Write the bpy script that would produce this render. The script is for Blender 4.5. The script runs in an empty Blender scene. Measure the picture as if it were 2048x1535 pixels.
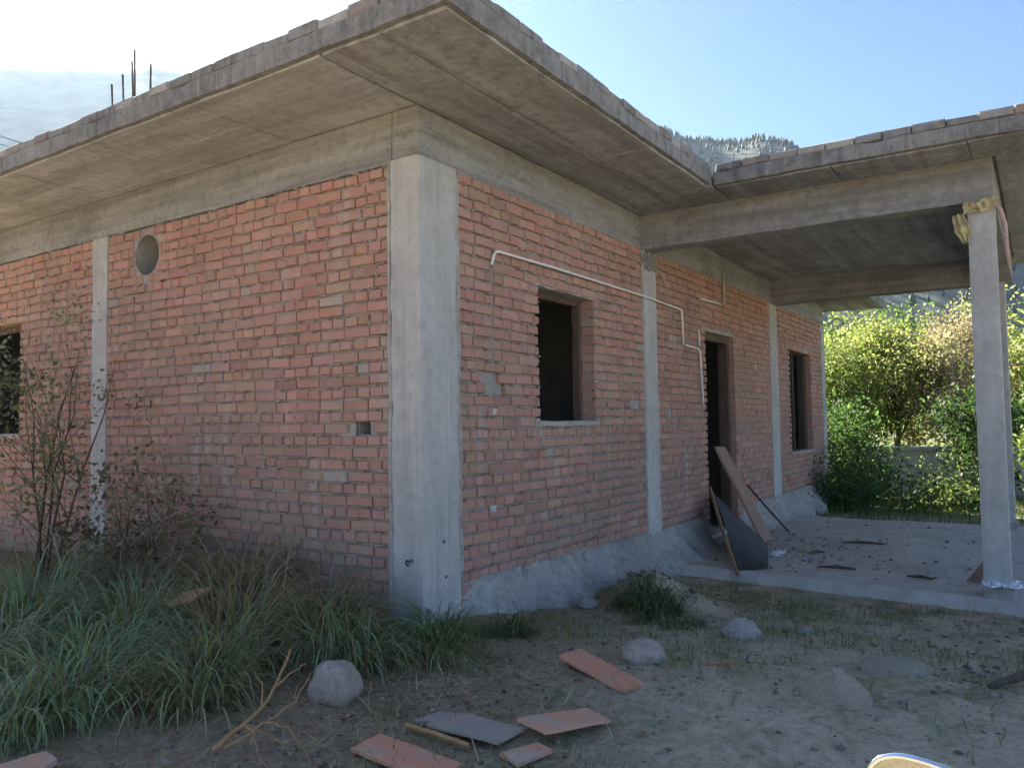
import bpy, math, random
import numpy as np
from mathutils import Vector, Matrix, noise

random.seed(7)
rng = np.random.default_rng(7)
scene = bpy.context.scene
col = scene.collection
R = math.radians

# ------------------------------------------------------------------ camera
CAM = Vector((-3.9474, -3.3130, 1.2564))
cd = bpy.data.cameras.new('camera')
cd.sensor_width = 36.0
cd.lens = 1600.25 / 2048.0 * 36.0
cd.clip_start = 0.05
cd.clip_end = 3000.0
cam = bpy.data.objects.new('camera', cd)
col.objects.link(cam)
rt = Vector((0.55236, -0.83346, -0.01524))
dn = Vector((0.03378, 0.04064, -0.99860))
fw = Vector((0.83292, 0.55108, 0.05061))
m3 = Matrix((rt, -dn, -fw)).transposed()
cam.matrix_world = Matrix.Translation(CAM) @ m3.to_4x4()
scene.camera = cam

# ------------------------------------------------------------------ sky, sun, exposure
SUN_AZ, SUN_EL = 68.0, 32.0          # azimuth from +X towards +Y
world = bpy.data.worlds.new('World')
scene.world = world
world.use_nodes = True
wn = world.node_tree
bg = wn.nodes['Background']
sky = wn.nodes.new('ShaderNodeTexSky')
sky.sky_type = 'NISHITA'
sky.sun_disc = False
sky.sun_elevation = R(SUN_EL)
sky.sun_rotation = R(90.0 - SUN_AZ)
sky.altitude = 2000.0
sky.air_density = 0.8
sky.dust_density = 0.9
sky.ozone_density = 3.0
wn.links.new(sky.outputs[0], bg.inputs[0])
bg.inputs[1].default_value = 0.05

sl = bpy.data.lights.new('sun', 'SUN')
sl.energy = 5.0
sl.angle = R(0.53)
sl.color = (1.0, 0.93, 0.82)
sun = bpy.data.objects.new('sun', sl)
col.objects.link(sun)
sd = Vector((math.cos(R(SUN_AZ)) * math.cos(R(SUN_EL)), math.sin(R(SUN_AZ)) * math.cos(R(SUN_EL)), math.sin(R(SUN_EL))))
sun.rotation_euler = sd.to_track_quat('Z', 'Y').to_euler()
sun.location = (0, 0, 60)

scene.view_settings.view_transform = 'Standard'
scene.view_settings.look = 'None'
scene.view_settings.gamma = 1.0
scene.view_settings.use_curve_mapping = False
scene.view_settings.exposure = 2.5
scene.render.engine = 'CYCLES'
scene.cycles.use_denoising = True
scene.cycles.max_bounces = 8
scene.cycles.volume_bounces = 1
scene.cycles.volume_step_rate = 4.0

# ------------------------------------------------------------------ helpers
def link(o, parent=None):
    col.objects.link(o)
    if parent is not None:
        o.parent = parent
    return o

def tag(o, label=None, cat=None, group=None, kind=None):
    if label: o['label'] = label
    if cat: o['category'] = cat
    if group: o['group'] = group
    if kind: o['kind'] = kind
    return o

def empty(name, loc=(0, 0, 0), parent=None):
    o = bpy.data.objects.new(name, None)
    o.empty_display_size = 0.2
    o.location = loc
    return link(o, parent)

class MB:
    """collects geometry for one mesh object"""
    def __init__(self):
        self.v, self.f, self.c = [], [], []
    def add(self, vs, fs, c=None):
        n = len(self.v)
        self.v.extend([tuple(p) for p in vs])
        self.f.extend([tuple(i + n for i in q) for q in fs])
        if c is not None:
            self.c.extend([c] * len(vs))
    def box(self, x0, x1, y0, y1, z0, z1, c=None):
        vs = [(x0, y0, z0), (x1, y0, z0), (x1, y1, z0), (x0, y1, z0), (x0, y0, z1), (x1, y0, z1), (x1, y1, z1), (x0, y1, z1)]
        self.add(vs, [(0, 3, 2, 1), (4, 5, 6, 7), (0, 1, 5, 4), (1, 2, 6, 5), (2, 3, 7, 6), (3, 0, 4, 7)], c)
    def rough_box(self, x0, x1, y0, y1, z0, z1, step=0.08, amp=0.006, freq=5.0, seed=0.0, chip=0.0):
        """box whose faces are gridded and pushed about by noise, edges worn"""
        lo, hi = (x0, y0, z0), (x1, y1, z1)
        n = [max(1, int(round((hi[k] - lo[k]) / step))) for k in range(3)]
        n = [min(k, 160) for k in n]
        idx = {}
        vs, fs = [], []
        def vert(i, j, k):
            key = (i, j, k)
            if key in idx: return idx[key]
            p = Vector((x0 + (x1 - x0) * i / n[0], y0 + (y1 - y0) * j / n[1], z0 + (z1 - z0) * k / n[2]))
            q = p * freq + Vector((seed * 7.3, seed * 3.1, seed))
            d = noise.noise_vector(q) * amp + noise.noise_vector(q * 3.7) * amp * 0.5
            edges = sum(1 for a, b in ((i, n[0]), (j, n[1]), (k, n[2])) if a in (0, b))
            if edges >= 2:
                ctr = Vector(((x0 + x1) / 2, (y0 + y1) / 2, (z0 + z1) / 2))
                s = max(0.0, noise.noise(q * 1.7)) * chip + amp * 0.8
                for a, (ii, nn) in enumerate(((i, n[0]), (j, n[1]), (k, n[2]))):
                    if ii == 0: d[a] += s * 0.7
                    elif ii == nn: d[a] -= s * 0.7
            idx[key] = len(vs)
            vs.append(p + d)
            return idx[key]
        for i in range(n[0]):
            for j in range(n[1]):
                fs.append((vert(i, j, 0), vert(i, j + 1, 0), vert(i + 1, j + 1, 0), vert(i + 1, j, 0)))
                fs.append((vert(i, j, n[2]), vert(i + 1, j, n[2]), vert(i + 1, j + 1, n[2]), vert(i, j + 1, n[2])))
        for i in range(n[0]):
            for k in range(n[2]):
                fs.append((vert(i, 0, k), vert(i + 1, 0, k), vert(i + 1, 0, k + 1), vert(i, 0, k + 1)))
                fs.append((vert(i, n[1], k), vert(i, n[1], k + 1), vert(i + 1, n[1], k + 1), vert(i + 1, n[1], k)))
        for j in range(n[1]):
            for k in range(n[2]):
                fs.append((vert(0, j, k), vert(0, j, k + 1), vert(0, j + 1, k + 1), vert(0, j + 1, k)))
                fs.append((vert(n[0], j, k), vert(n[0], j + 1, k), vert(n[0], j + 1, k + 1), vert(n[0], j, k + 1)))
        self.add(vs, fs)
    def tube(self, pts, radii, seg=6, c=None, caps=True):
        pts = [Vector(p) for p in pts]
        if not hasattr(radii, '__len__'): radii = [radii] * len(pts)
        vs, fs = [], []
        ref = Vector((0.31, 0.17, 0.93)).normalized()
        for i, p in enumerate(pts):
            t = (pts[min(i + 1, len(pts) - 1)] - pts[max(i - 1, 0)]).normalized()
            a = t.cross(ref)
            if a.length < 1e-3: a = t.cross(Vector((1, 0, 0)))
            a.normalize(); b = t.cross(a)
            for s in range(seg):
                an = 2 * math.pi * s / seg
                vs.append(p + (a * math.cos(an) + b * math.sin(an)) * radii[i])
        for i in range(len(pts) - 1):
            for s in range(seg):
                s2 = (s + 1) % seg
                fs.append((i * seg + s, i * seg + s2, (i + 1) * seg + s2, (i + 1) * seg + s))
        if caps:
            fs.append(tuple(range(seg))[::-1])
            fs.append(tuple((len(pts) - 1) * seg + s for s in range(seg)))
        self.add(vs, fs, c)
    def build(self, name, mat, parent=None, smooth=False):
        me = bpy.data.meshes.new(name)
        me.from_pydata(self.v, [], self.f)
        if self.c:
            at = me.color_attributes.new('tint', 'FLOAT_COLOR', 'POINT')
            at.data.foreach_set('color', np.array([(*k, 1.0) for k in self.c], dtype=np.float32).ravel())
        if mat: me.materials.append(mat)
        if smooth: me.polygons.foreach_set('use_smooth', [True] * len(me.polygons))
        me.update()
        return link(bpy.data.objects.new(name, me), parent)

def np_obj(name, V, F, mat, parent=None, tint=None, smooth=False):
    me = bpy.data.meshes.new(name)
    V = np.asarray(V, dtype=np.float32); F = np.asarray(F, dtype=np.int32)
    k = F.shape[1]
    me.vertices.add(len(V)); me.vertices.foreach_set('co', V.ravel())
    me.loops.add(F.size); me.loops.foreach_set('vertex_index', F.ravel())
    me.polygons.add(len(F))
    me.polygons.foreach_set('loop_start', np.arange(0, F.size, k, dtype=np.int32))
    me.polygons.foreach_set('loop_total', np.full(len(F), k, dtype=np.int32))
    if smooth: me.polygons.foreach_set('use_smooth', np.ones(len(F), dtype=bool))
    me.update(calc_edges=True)
    if tint is not None:
        at = me.color_attributes.new('tint', 'FLOAT_COLOR', 'POINT')
        t = np.ones((len(V), 4), dtype=np.float32); t[:, :3] = tint
        at.data.foreach_set('color', t.ravel())
    me.materials.append(mat)
    return link(bpy.data.objects.new(name, me), parent)

def sstep(t):
    t = min(1.0, max(0.0, t)); return t * t * (3 - 2 * t)

def ground_z(x, y, fine=False):
    z = -0.27 * sstep((x + 0.3) / 3.4)
    z += 0.26 * math.exp(-((x - 2.05) / 0.5) ** 2 - ((y + 0.62) / 0.34) ** 2)          # heap of earth by the wall
    z += 0.10 * math.exp(-((x + 0.35) / 0.5) ** 2) * sstep((y - 0.3) / 0.8)             # bank along the side wall
    z += 0.05 * math.exp(-((x + 0.15) / 0.7) ** 2 - ((y + 2.1) / 0.45) ** 2) 
    d = math.hypot(x, y)
    if d > 40: z += (d - 40) * 0.02
    if d < 60:
        p = Vector((x, y, 0.0))
        k = 1.0 if (x < 3.2 or y < -3.3) else 0.3
        z += 0.03 * noise.noise(p * 1.1) * k
        if fine:
            z += 0.016 * noise.noise(p * 4.3) * k + 0.011 * noise.noise(p * 13.0) * k + 0.006 * noise.noise(p * 31.0)
    return z

# ------------------------------------------------------------------ material helpers
class NT:
    def __init__(self, name):
        self.m = bpy.data.materials.new(name)
        self.m.use_nodes = True
        self.t = self.m.node_tree
        self.b = self.t.nodes['Principled BSDF']
        self.out = self.t.nodes['Material Output']
    def n(self, ty, **kw):
        nd = self.t.nodes.new(ty)
        for k, v in kw.items(): setattr(nd, k, v)
        return nd
    def l(self, a, b): self.t.links.new(a, b)
    def pos(self, scale=(1, 1, 1)):
        g = self.n('ShaderNodeNewGeometry')
        mp = self.n('ShaderNodeMapping')
        mp.inputs['Scale'].default_value = scale
        self.l(g.outputs['Position'], mp.inputs['Vector'])
        return mp.outputs['Vector']
    def noise(self, vec, scale, detail=4.0, rough=0.6):
        nd = self.n('ShaderNodeTexNoise')
        nd.inputs['Scale'].default_value = scale
        nd.inputs['Detail'].default_value = detail
        nd.inputs['Roughness'].default_value = rough
        self.l(vec, nd.inputs['Vector'])
        return nd.outputs['Fac']
    def ramp(self, fac, stops):
        nd = self.n('ShaderNodeValToRGB')
        e = nd.color_ramp.elements
        while len(e) < len(stops): e.new(0.5)
        for k, (p, c) in enumerate(stops):
            e[k].position = p
            e[k].color = (*c, 1.0) if hasattr(c, '__len__') else (c, c, c, 1.0)
        self.l(fac, nd.inputs[0])
        return nd.outputs[0]
    def mix(self, fac, a, b, mode='MIX'):
        nd = self.n('ShaderNodeMix', data_type='RGBA', blend_type=mode)
        for s, v in ((0, fac), (6, a), (7, b)):
            if hasattr(v, 'is_output'): self.l(v, nd.inputs[s])
            elif hasattr(v, '__len__'): nd.inputs[s].default_value = (*v, 1.0)
            else: nd.inputs[s].default_value = v
        return nd.outputs[2]
    def bump(self, h, strength=0.4, dist=0.01):
        nd = self.n('ShaderNodeBump')
        nd.inputs['Strength'].default_value = strength
        nd.inputs['Distance'].default_value = dist
        self.l(h, nd.inputs['Height'])
        self.l(nd.outputs[0], self.b.inputs['Normal'])
    def done(self, color=None, rough=0.9, spec=0.2, metal=0.0):
        if color is not None:
            if hasattr(color, 'is_output'): self.l(color, self.b.inputs['Base Color'])
            else: self.b.inputs['Base Color'].default_value = (*color, 1.0)
        self.b.inputs['Roughness'].default_value = rough
        self.b.inputs['Specular IOR Level'].default_value = spec
        self.b.inputs['Metallic'].default_value = metal
        return self.m

def mat_concrete(name, base=(0.36, 0.355, 0.33), dark=(0.15, 0.145, 0.135), stain=0.5, streak=True, grain=0.5, board=None):
    t = NT(name)
    p = t.pos()
    big = t.noise(p, 0.55, 7, 0.7)
    a = t.noise(p, 2.3, 7, 0.7)
    b = t.noise(p, 14.0, 5, 0.7)
    c = t.noise(p, 90.0, 3, 0.7)
    c1 = t.ramp(a, [(0.3, tuple(k * 0.78 for k in base)), (0.7, tuple(min(1, k * 1.14) for k in base))])
    c2 = t.mix(t.ramp(b, [(0.5, 0.0), (0.75, 0.55 * stain)]), c1, dark)
    c2 = t.mix(t.ramp(t.mix(0.35, big, b), [(0.48, 0.0), (0.62, 0.6 * stain)]), c2, tuple(k * 0.9 for k in dark))
    if streak:
        s = t.noise(t.pos((9.0, 9.0, 0.6)), 1.3, 5, 0.7)
        c2 = t.mix(t.ramp(s, [(0.48, 0.0), (0.72, 0.8 * stain)]), c2, dark)
        s2 = t.noise(t.pos((30.0, 30.0, 0.8)), 1.0, 3, 0.7)
        c2 = t.mix(t.ramp(s2, [(0.55, 0.0), (0.75, 0.4)]), c2, tuple(min(1, k * 1.35) for k in base))
    h = t.mix(0.5, b, c)
    if board:
        g = t.noise(t.pos(board), 1.0, 5, 0.65)
        c2 = t.mix(t.ramp(g, [(0.42, 0.0), (0.66, 0.75 * stain)]), c2, dark)
        c2 = t.mix(t.ramp(g, [(0.26, 0.5), (0.40, 0.0)]), c2, tuple(min(1, k * 1.2) for k in base))
        h = t.mix(0.5, h, g)
    c3 = t.mix(t.ramp(c, [(0.35, 0.35), (0.6, 0.0)]), c2, tuple(k * 0.55 for k in base))
    v = t.n('ShaderNodeTexVoronoi'); v.inputs['Scale'].default_value = 16.0
    t.l(p, v.inputs['Vector'])
    pit = t.ramp(v.outputs['Distance'], [(0.06, 1.0), (0.11, 0.0)])
    msk = t.ramp(t.noise(p, 3.1, 3, 0.6), [(0.5, 0.0), (0.6, 0.85)])
    pm = t.n('ShaderNodeMath', operation='MULTIPLY'); t.l(pit, pm.inputs[0]); t.l(msk, pm.inputs[1])
    c3 = t.mix(pm.outputs[0], c3, tuple(k * 0.5 for k in dark))
    t.bump(h, grain, 0.014)
    return t.done(c3, 0.92, 0.15)

def mat_brick(name, single):
    t = NT(name)
    if single:
        o = t.n('ShaderNodeObjectInfo'); base = o.outputs['Color']
    else:
        o = t.n('ShaderNodeAttribute', attribute_name='tint'); base = o.outputs['Color']
    p = t.pos()
    a = t.noise(p, 9.0, 5, 0.7)
    b = t.noise(p, 60.0, 4, 0.7)
    d = t.noise(p, 2.2, 6, 0.72)
    c1 = t.mix(t.ramp(a, [(0.35, 0.0), (0.75, 0.4)]), base, (0.27, 0.15, 0.115))
    c1 = t.mix(t.ramp(b, [(0.55, 0.0), (0.8, 0.35)]), c1, (0.56, 0.40, 0.32))
    # cement smeared over the faces
    sm = t.mix(0.42, d, a)
    c2 = t.mix(t.ramp(sm, [(0.5, 0.0), (0.64, 0.7)]), c1, (0.40, 0.32, 0.265))
    wide = t.noise(p, 0.7, 6, 0.65)
    c2 = t.mix(t.ramp(wide, [(0.46, 0.0), (0.66, 0.5)]), c2, (0.25, 0.20, 0.155))
    run = t.noise(t.pos((5.0, 5.0, 0.5)), 1.0, 5, 0.65)
    c2 = t.mix(t.ramp(run, [(0.58, 0.0), (0.72, 0.55)]), c2, (0.44, 0.41, 0.37))
    t.bump(t.mix(0.5, a, b), 0.6, 0.008)
    return t.done(c2, 0.95, 0.1)

def mat_mortar():
    t = NT('mortar')
    p = t.pos()
    a = t.noise(p, 5.0, 6, 0.7); b = t.noise(p, 55.0, 4, 0.7)
    c = t.ramp(a, [(0.3, (0.27, 0.255, 0.225)), (0.7, (0.46, 0.435, 0.39))])
    c = t.mix(t.ramp(b, [(0.4, 0.35), (0.6, 0.0)]), c, (0.20, 0.185, 0.16))
    t.bump(t.mix(0.6, a, b), 0.8, 0.012)
    return t.done(c, 0.96, 0.1)

def mat_ground():
    t = NT('bare_earth')
    p = t.pos()
    a = t.noise(p, 0.75, 7, 0.62); b = t.noise(p, 4.0, 6, 0.68); c = t.noise(p, 28.0, 5, 0.72); d = t.noise(p, 120.0, 3, 0.7)
    sand = t.ramp(c, [(0.28, (0.38, 0.30, 0.20)), (0.5, (0.60, 0.49, 0.345)), (0.75, (0.72, 0.61, 0.45))])
    soil = t.ramp(c, [(0.3, (0.24, 0.165, 0.10)), (0.7, (0.54, 0.39, 0.26))])
    moss = t.ramp(c, [(0.3, (0.14, 0.14, 0.06)), (0.7, (0.32, 0.31, 0.15))])
    # heavier soil near the walls, sandy track further out
    sx = t.n('ShaderNodeSeparateXYZ')
    g = t.n('ShaderNodeNewGeometry'); t.l(g.outputs['Position'], sx.inputs[0])
    def lin(src, k, off):
        m = t.n('ShaderNodeMath', operation='MULTIPLY_ADD'); t.l(src, m.inputs[0])
        m.inputs[1].default_value = k; m.inputs[2].default_value = off
        return m.outputs[0]
    u = t.n('ShaderNodeMath', operation='ADD')
    t.l(lin(sx.outputs['X'], 0.22, 0.0), u.inputs[0]); t.l(lin(sx.outputs['Y'], -0.50, -0.42), u.inputs[1])
    w = t.n('ShaderNodeMath', operation='ADD')
    t.l(u.outputs[0], w.inputs[0]); t.l(lin(b, 1.5, -0.45), w.inputs[1])
    c1 = t.mix(t.ramp(w.outputs[0], [(0.15, 0.0), (0.75, 1.0)]), soil, sand)
    mf = t.mix(0.55, a, b)
    c2 = t.mix(t.ramp(mf, [(0.47, 0.0), (0.60, 0.75)]), c1, moss)
    far = t.n('ShaderNodeMath', operation='ADD')
    t.l(lin(sx.outputs['X'], 0.5, -4.4), far.inputs[0]); t.l(lin(b, 0.8, -0.4), far.inputs[1])
    c2 = t.mix(t.ramp(far.outputs[0], [(0.0, 0.0), (0.9, 0.85)]), c2, t.ramp(b, [(0.3, (0.07, 0.09, 0.03)), (0.7, (0.15, 0.17, 0.07))]))
    t.bump(t.mix(0.45, c, d), 1.0, 0.03)
    return t.done(c2, 0.97, 0.08)

def mat_leaf(name, trans=0.45, rough=0.55):
    t = NT(name)
    o = t.n('ShaderNodeAttribute', attribute_name='tint')
    t.l(o.outputs['Color'], t.b.inputs['Base Color'])
    t.b.inputs['Roughness'].default_value = rough
    t.b.inputs['Specular IOR Level'].default_value = 0.3
    tr = t.n('ShaderNodeBsdfTranslucent')
    br = t.mix(1.0, o.outputs['Color'], (1.3, 1.6, 0.85), 'MULTIPLY')
    t.l(br, tr.inputs['Color'])
    ms = t.n('ShaderNodeMixShader')
    ms.inputs[0].default_value = trans
    t.l(t.b.outputs[0], ms.inputs[1]); t.l(tr.outputs[0], ms.inputs[2])
    t.l(ms.outputs[0], t.out.inputs['Surface'])
    return t.m

def mat_wood(name, base, dark, scale=(3, 3, 40), rough=0.75):
    t = NT(name)
    tc = t.n('ShaderNodeTexCoord')
    mp = t.n('ShaderNodeMapping'); mp.inputs['Scale'].default_value = scale
    t.l(tc.outputs['Object'], mp.inputs['Vector'])
    a = t.noise(mp.outputs['Vector'], 1.6, 6, 0.7)
    b = t.noise(t.pos(), 8.0, 4, 0.6)
    c = t.mix(t.ramp(a, [(0.35, 0.0), (0.7, 1.0)]), dark, base)
    c = t.mix(t.ramp(b, [(0.5, 0.0), (0.8, 0.5)]), c, tuple(k * 0.5 for k in dark))
    t.bump(a, 0.35, 0.004)
    return t.done(c, rough, 0.25)

def mat_plain(name, colr, rough=0.6, spec=0.4, metal=0.0, nz=0.25, scale=25.0, bump=0.15):
    t = NT(name)
    a = t.noise(t.pos(), scale, 5, 0.65)
    c = t.ramp(a, [(0.3, tuple(k * (1 - nz) for k in colr)), (0.72, tuple(min(1, k * (1 + nz)) for k in colr))])
    t.bump(a, bump, 0.004)
    return t.done(c, rough, spec, metal)

def mat_tint(name, rough=0.9):
    t = NT(name)
    o = t.n('ShaderNodeAttribute', attribute_name='tint')
    a = t.noise(t.pos(), 30.0, 4, 0.65)
    c = t.mix(t.ramp(a, [(0.4, 0.0), (0.75, 0.4)]), o.outputs['Color'], (0.08, 0.07, 0.06))
    t.bump(a, 0.4, 0.006)
    return t.done(c, rough, 0.15)

M = {}
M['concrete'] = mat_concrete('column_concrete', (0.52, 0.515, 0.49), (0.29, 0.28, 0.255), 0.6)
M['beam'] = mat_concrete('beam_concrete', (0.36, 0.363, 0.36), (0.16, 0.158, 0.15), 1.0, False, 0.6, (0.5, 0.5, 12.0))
M['soffit'] = mat_concrete('soffit_concrete', (0.43, 0.435, 0.435), (0.16, 0.158, 0.15), 1.0, False, 0.5, (0.35, 6.0, 6.0))
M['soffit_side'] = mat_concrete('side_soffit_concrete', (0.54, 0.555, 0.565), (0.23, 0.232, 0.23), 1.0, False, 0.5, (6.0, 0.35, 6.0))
M['fascia'] = mat_concrete('weathered_fascia_concrete', (0.29, 0.285, 0.27), (0.085, 0.085, 0.082), 1.0)
M['plinth'] = mat_concrete('rough_plinth_concrete', (0.45, 0.43, 0.39), (0.21, 0.195, 0.17), 0.9, False, 1.0)
M['slab'] = mat_concrete('porch_floor_concrete', (0.60, 0.56, 0.49), (0.32, 0.285, 0.235), 0.7, False, 0.8)
M['brick1'] = mat_brick('fired_brick', True)
M['brick'] = mat_brick('fired_brick_mass', False)
M['mortar'] = mat_mortar()
M['earth'] = mat_ground()
M['leaf'] = mat_leaf('leaf', 0.45)
M['grass'] = mat_leaf('grass_blade', 0.3, 0.5)
M['bark'] = mat_wood('bark', (0.16, 0.12, 0.09), (0.07, 0.05, 0.035), (6, 6, 2), 0.95)
M['palebark'] = mat_wood('pale_bark', (0.42, 0.37, 0.31), (0.2, 0.16, 0.13), (6, 6, 2), 0.9)
M['frame'] = mat_wood('frame_timber', (0.17, 0.115, 0.085), (0.085, 0.055, 0.04), (30, 30, 2))
M['plank'] = mat_wood('plank_timber', (0.40, 0.27, 0.21), (0.26, 0.165, 0.125), (25, 3, 2))
M['stickwood'] = mat_wood('stick_timber', (0.36, 0.24, 0.14), (0.2, 0.13, 0.08), (20, 20, 3))
M['freshwood'] = mat_wood('fresh_timber', (0.52, 0.31, 0.15), (0.36, 0.2, 0.09), (20, 20, 3))
M['darksheet'] = mat_plain('dark_sheet', (0.035, 0.04, 0.042), 0.6, 0.4, 0.0, 0.5, 6.0)
M['iron'] = mat_plain('rusty_iron', (0.09, 0.06, 0.045), 0.8, 0.3, 0.3, 0.4, 60.0)
M['darkiron'] = mat_plain('dark_iron', (0.02, 0.02, 0.022), 0.6, 0.4, 0.2, 0.3, 60.0)
M['pvc'] = mat_plain('white_pvc', (0.78, 0.76, 0.72), 0.45, 0.4, 0.0, 0.06, 30.0, 0.05)
M['rag'] = mat_plain('yellow_rag', (0.46, 0.40, 0.23), 0.95, 0.1, 0.0, 0.35, 18.0, 0.5)
M['drape'] = mat_plain('faded_cloth', (0.44, 0.33, 0.31), 0.95, 0.1, 0.0, 0.3, 12.0, 0.5)
M['whiteplastic'] = mat_plain('white_plastic', (0.75, 0.76, 0.80), 0.4, 0.5, 0.0, 0.1, 20.0, 0.2)
M['whitewash'] = mat_plain('pale_render', (0.50, 0.49, 0.46), 0.9, 0.1, 0.0, 0.25, 4.0, 0.4)
M['chrome'] = mat_plain('chrome', (0.85, 0.86, 0.88), 0.08, 0.5, 1.0, 0.02, 5.0, 0.0)
M['mirror'] = mat_plain('mirror_silver', (0.42, 0.47, 0.45), 0.015, 0.5, 1.0, 0.01, 2.0, 0.0)
M['carpaint'] = mat_plain('car_plastic', (0.022, 0.034, 0.030), 0.5, 0.25, 0.0, 0.1, 4.0, 0.0)
M['hill'] = mat_plain('hill_scrub', (0.13, 0.14, 0.12), 0.95, 0.05, 0.0, 0.4, 0.06, 0.0)

def mat_stone(name, a_, b_):
    t = NT(name)
    p = t.pos()
    a = t.noise(p, 7.0, 6, 0.65); b = t.noise(p, 70.0, 4, 0.7)
    c = t.ramp(a, [(0.3, b_), (0.7, a_)])
    c = t.mix(t.ramp(b, [(0.4, 0.4), (0.6, 0.0)]), c, tuple(k * 0.5 for k in b_))
    t.bump(t.mix(0.5, a, b), 0.5, 0.008)
    return t.done(c, 0.9, 0.2)
M['stone_pink'] = mat_stone('pinkish_stone', (0.52, 0.43, 0.36), (0.33, 0.265, 0.215))
M['stone_grey'] = mat_stone('grey_stone', (0.44, 0.40, 0.35), (0.26, 0.235, 0.20))
M['stone_dusty'] = mat_stone('dusty_stone', (0.42, 0.36, 0.275), (0.29, 0.24, 0.18))

def mat_tile(name, base, dust):
    t = NT(name)
    p = t.pos()
    a = t.noise(p, 6.0, 5, 0.65); b = t.noise(p, 55.0, 4, 0.7)
    c = t.mix(t.ramp(a, [(0.42, 0.0), (0.62, 0.85)]), base, dust)
    c = t.mix(t.ramp(b, [(0.5, 0.0), (0.75, 0.35)]), c, tuple(k * 0.45 for k in base))
    t.bump(b, 0.25, 0.004)
    return t.done(c, 0.85, 0.2)
M['tile_red'] = mat_tile('red_clay_tile', (0.70, 0.30, 0.18), (0.58, 0.36, 0.25))
M['tile_orange'] = mat_tile('orange_clay_tile', (0.70, 0.35, 0.21), (0.47, 0.40, 0.33))
M['tile_grey'] = mat_tile('greyed_clay_tile', (0.40, 0.315, 0.25), (0.32, 0.28, 0.25))
M['tint'] = mat_tint('litter')

# ------------------------------------------------------------------ ground
def axis(lo, hi, step, far):
    a = list(np.arange(lo, hi + 1e-6, step))
    s = step; x = hi
    r = []
    while x < far:
        s *= 1.22; x += s; r.append(x)
    s = step; x = lo; l = []
    while x > -far:
        s *= 1.22; x -= s; l.append(x)
    return l[::-1] + a + r
gx = axis(-4.2, 4.2, 0.045, 520.0)
gy = axis(-4.6, 3.4, 0.045, 520.0)
GV = np.array([(x, y, ground_z(x, y, True)) for y in gy for x in gx], dtype=np.float32)
nx, ny = len(gx), len(gy)
ii, jj = np.meshgrid(np.arange(nx - 1), np.arange(ny - 1))
b0 = (jj * nx + ii).ravel()
ground = np_obj('ground', GV, np.stack([b0, b0 + 1, b0 + nx + 1, b0 + nx], 1), M['earth'], smooth=True)
tag(ground, kind='structure')

# ------------------------------------------------------------------ hills behind
RIDGE = [(-75, 6), (-40, 8), (-10, 10), (1, 12), (6, 14.5), (12.8, 17.6), (15.4, 18.7), (18, 18.9), (21.5, 19.5), (30, 21.5), (45, 23.6), (57, 22.9), (66, 21.5), (75, 20.5), (95, 17), (130, 11), (165, 7)]
def ridge_el(a):
    return float(np.interp(a, [r[0] for r in RIDGE], [r[1] for r in RIDGE]))
HD = 420.0
def hill_z(az, r):
    el = ridge_el(az) + 0.5 * noise.noise(Vector((az * 0.22, 0.3, 0.0))) + 0.22 * noise.noise(Vector((az * 0.9, 2.3, 0.0)))
    top = math.tan(R(el)) * HD
    t = (r - 150.0) / (HD - 150.0)
    if t <= 1: h = top * (0.35 * sstep(t) + 0.65 * max(0.0, t) ** 1.25)
    else: h = top * (1 - 1.1 * (t - 1) ** 1.2)
    p = Vector((math.cos(R(az)) * r, math.sin(R(az)) * r, 0)) * 0.02
    return max(-2.0, 1.2 + h + (14.0 * noise.noise(p) * min(1, max(0, t)) * max(0.0, 1 - t) * 3.0))
azs = np.arange(-75, 165.1, 0.5)
rs = list(np.linspace(140, HD, 30)) + [440, 465, 495]
HV = [(CAM.x + math.cos(R(a)) * r, CAM.y + math.sin(R(a)) * r, hill_z(a, r)) for r in rs for a in azs]
na = len(azs)
ii, jj = np.meshgrid(np.arange(na - 1), np.arange(len(rs) - 1))
b0 = (jj * na + ii).ravel()
hill = np_obj('hill', HV, np.stack([b0, b0 + na, b0 + na + 1, b0 + 1], 1), M['hill'], smooth=True)
tag(hill, kind='structure')

def pines(n):
    V, F, C = [], [], []
    for _ in range(n):
        az = random.uniform(1, 27)
        t = random.random()
        r = HD - 2 + random.uniform(-3, 6) if t < 0.35 else random.uniform(240, HD)
        h = random.uniform(2.2, 4.6); w = h * random.uniform(0.14, 0.24)
        x, y, z = CAM.x + math.cos(R(az)) * r, CAM.y + math.sin(R(az)) * r, hill_z(az, r) - 0.3
        k = random.uniform(0.6, 1.3); c = (0.035 * k, 0.05 * k, 0.025 * k)
        b = len(V); a0 = random.random() * 6
        for zz, ww in ((0.12, 0.35), (0.3, 1.0), (0.62, 0.6)):
            for s in range(5):
                an = a0 + s * 1.2566
                q = ww * w * random.uniform(0.7, 1.2)
                V.append((x + math.cos(an) * q, y + math.sin(an) * q, z + zz * h)); C.append(c)
        V.append((x, y, z + h)); C.append(c)
        for k2 in range(2):
            for s in range(5):
                s2 = (s + 1) % 5
                F.append((b + k2 * 5 + s, b + k2 * 5 + s2, b + k2 * 5 + 5 + s2))
                F.append((b + k2 * 5 + s, b + k2 * 5 + 5 + s2, b + k2 * 5 + 5 + s))
        for s in range(5): F.append((b + 10 + s, b + 10 + (s + 1) % 5, b + 15))
    return np_obj('hillside_forest', V, F, M['leaf'], tint=np.array(C))
tag(pines(2000), 'hazy dark pine forest covering the distant hill ridge', 'forest', kind='stuff')

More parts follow.
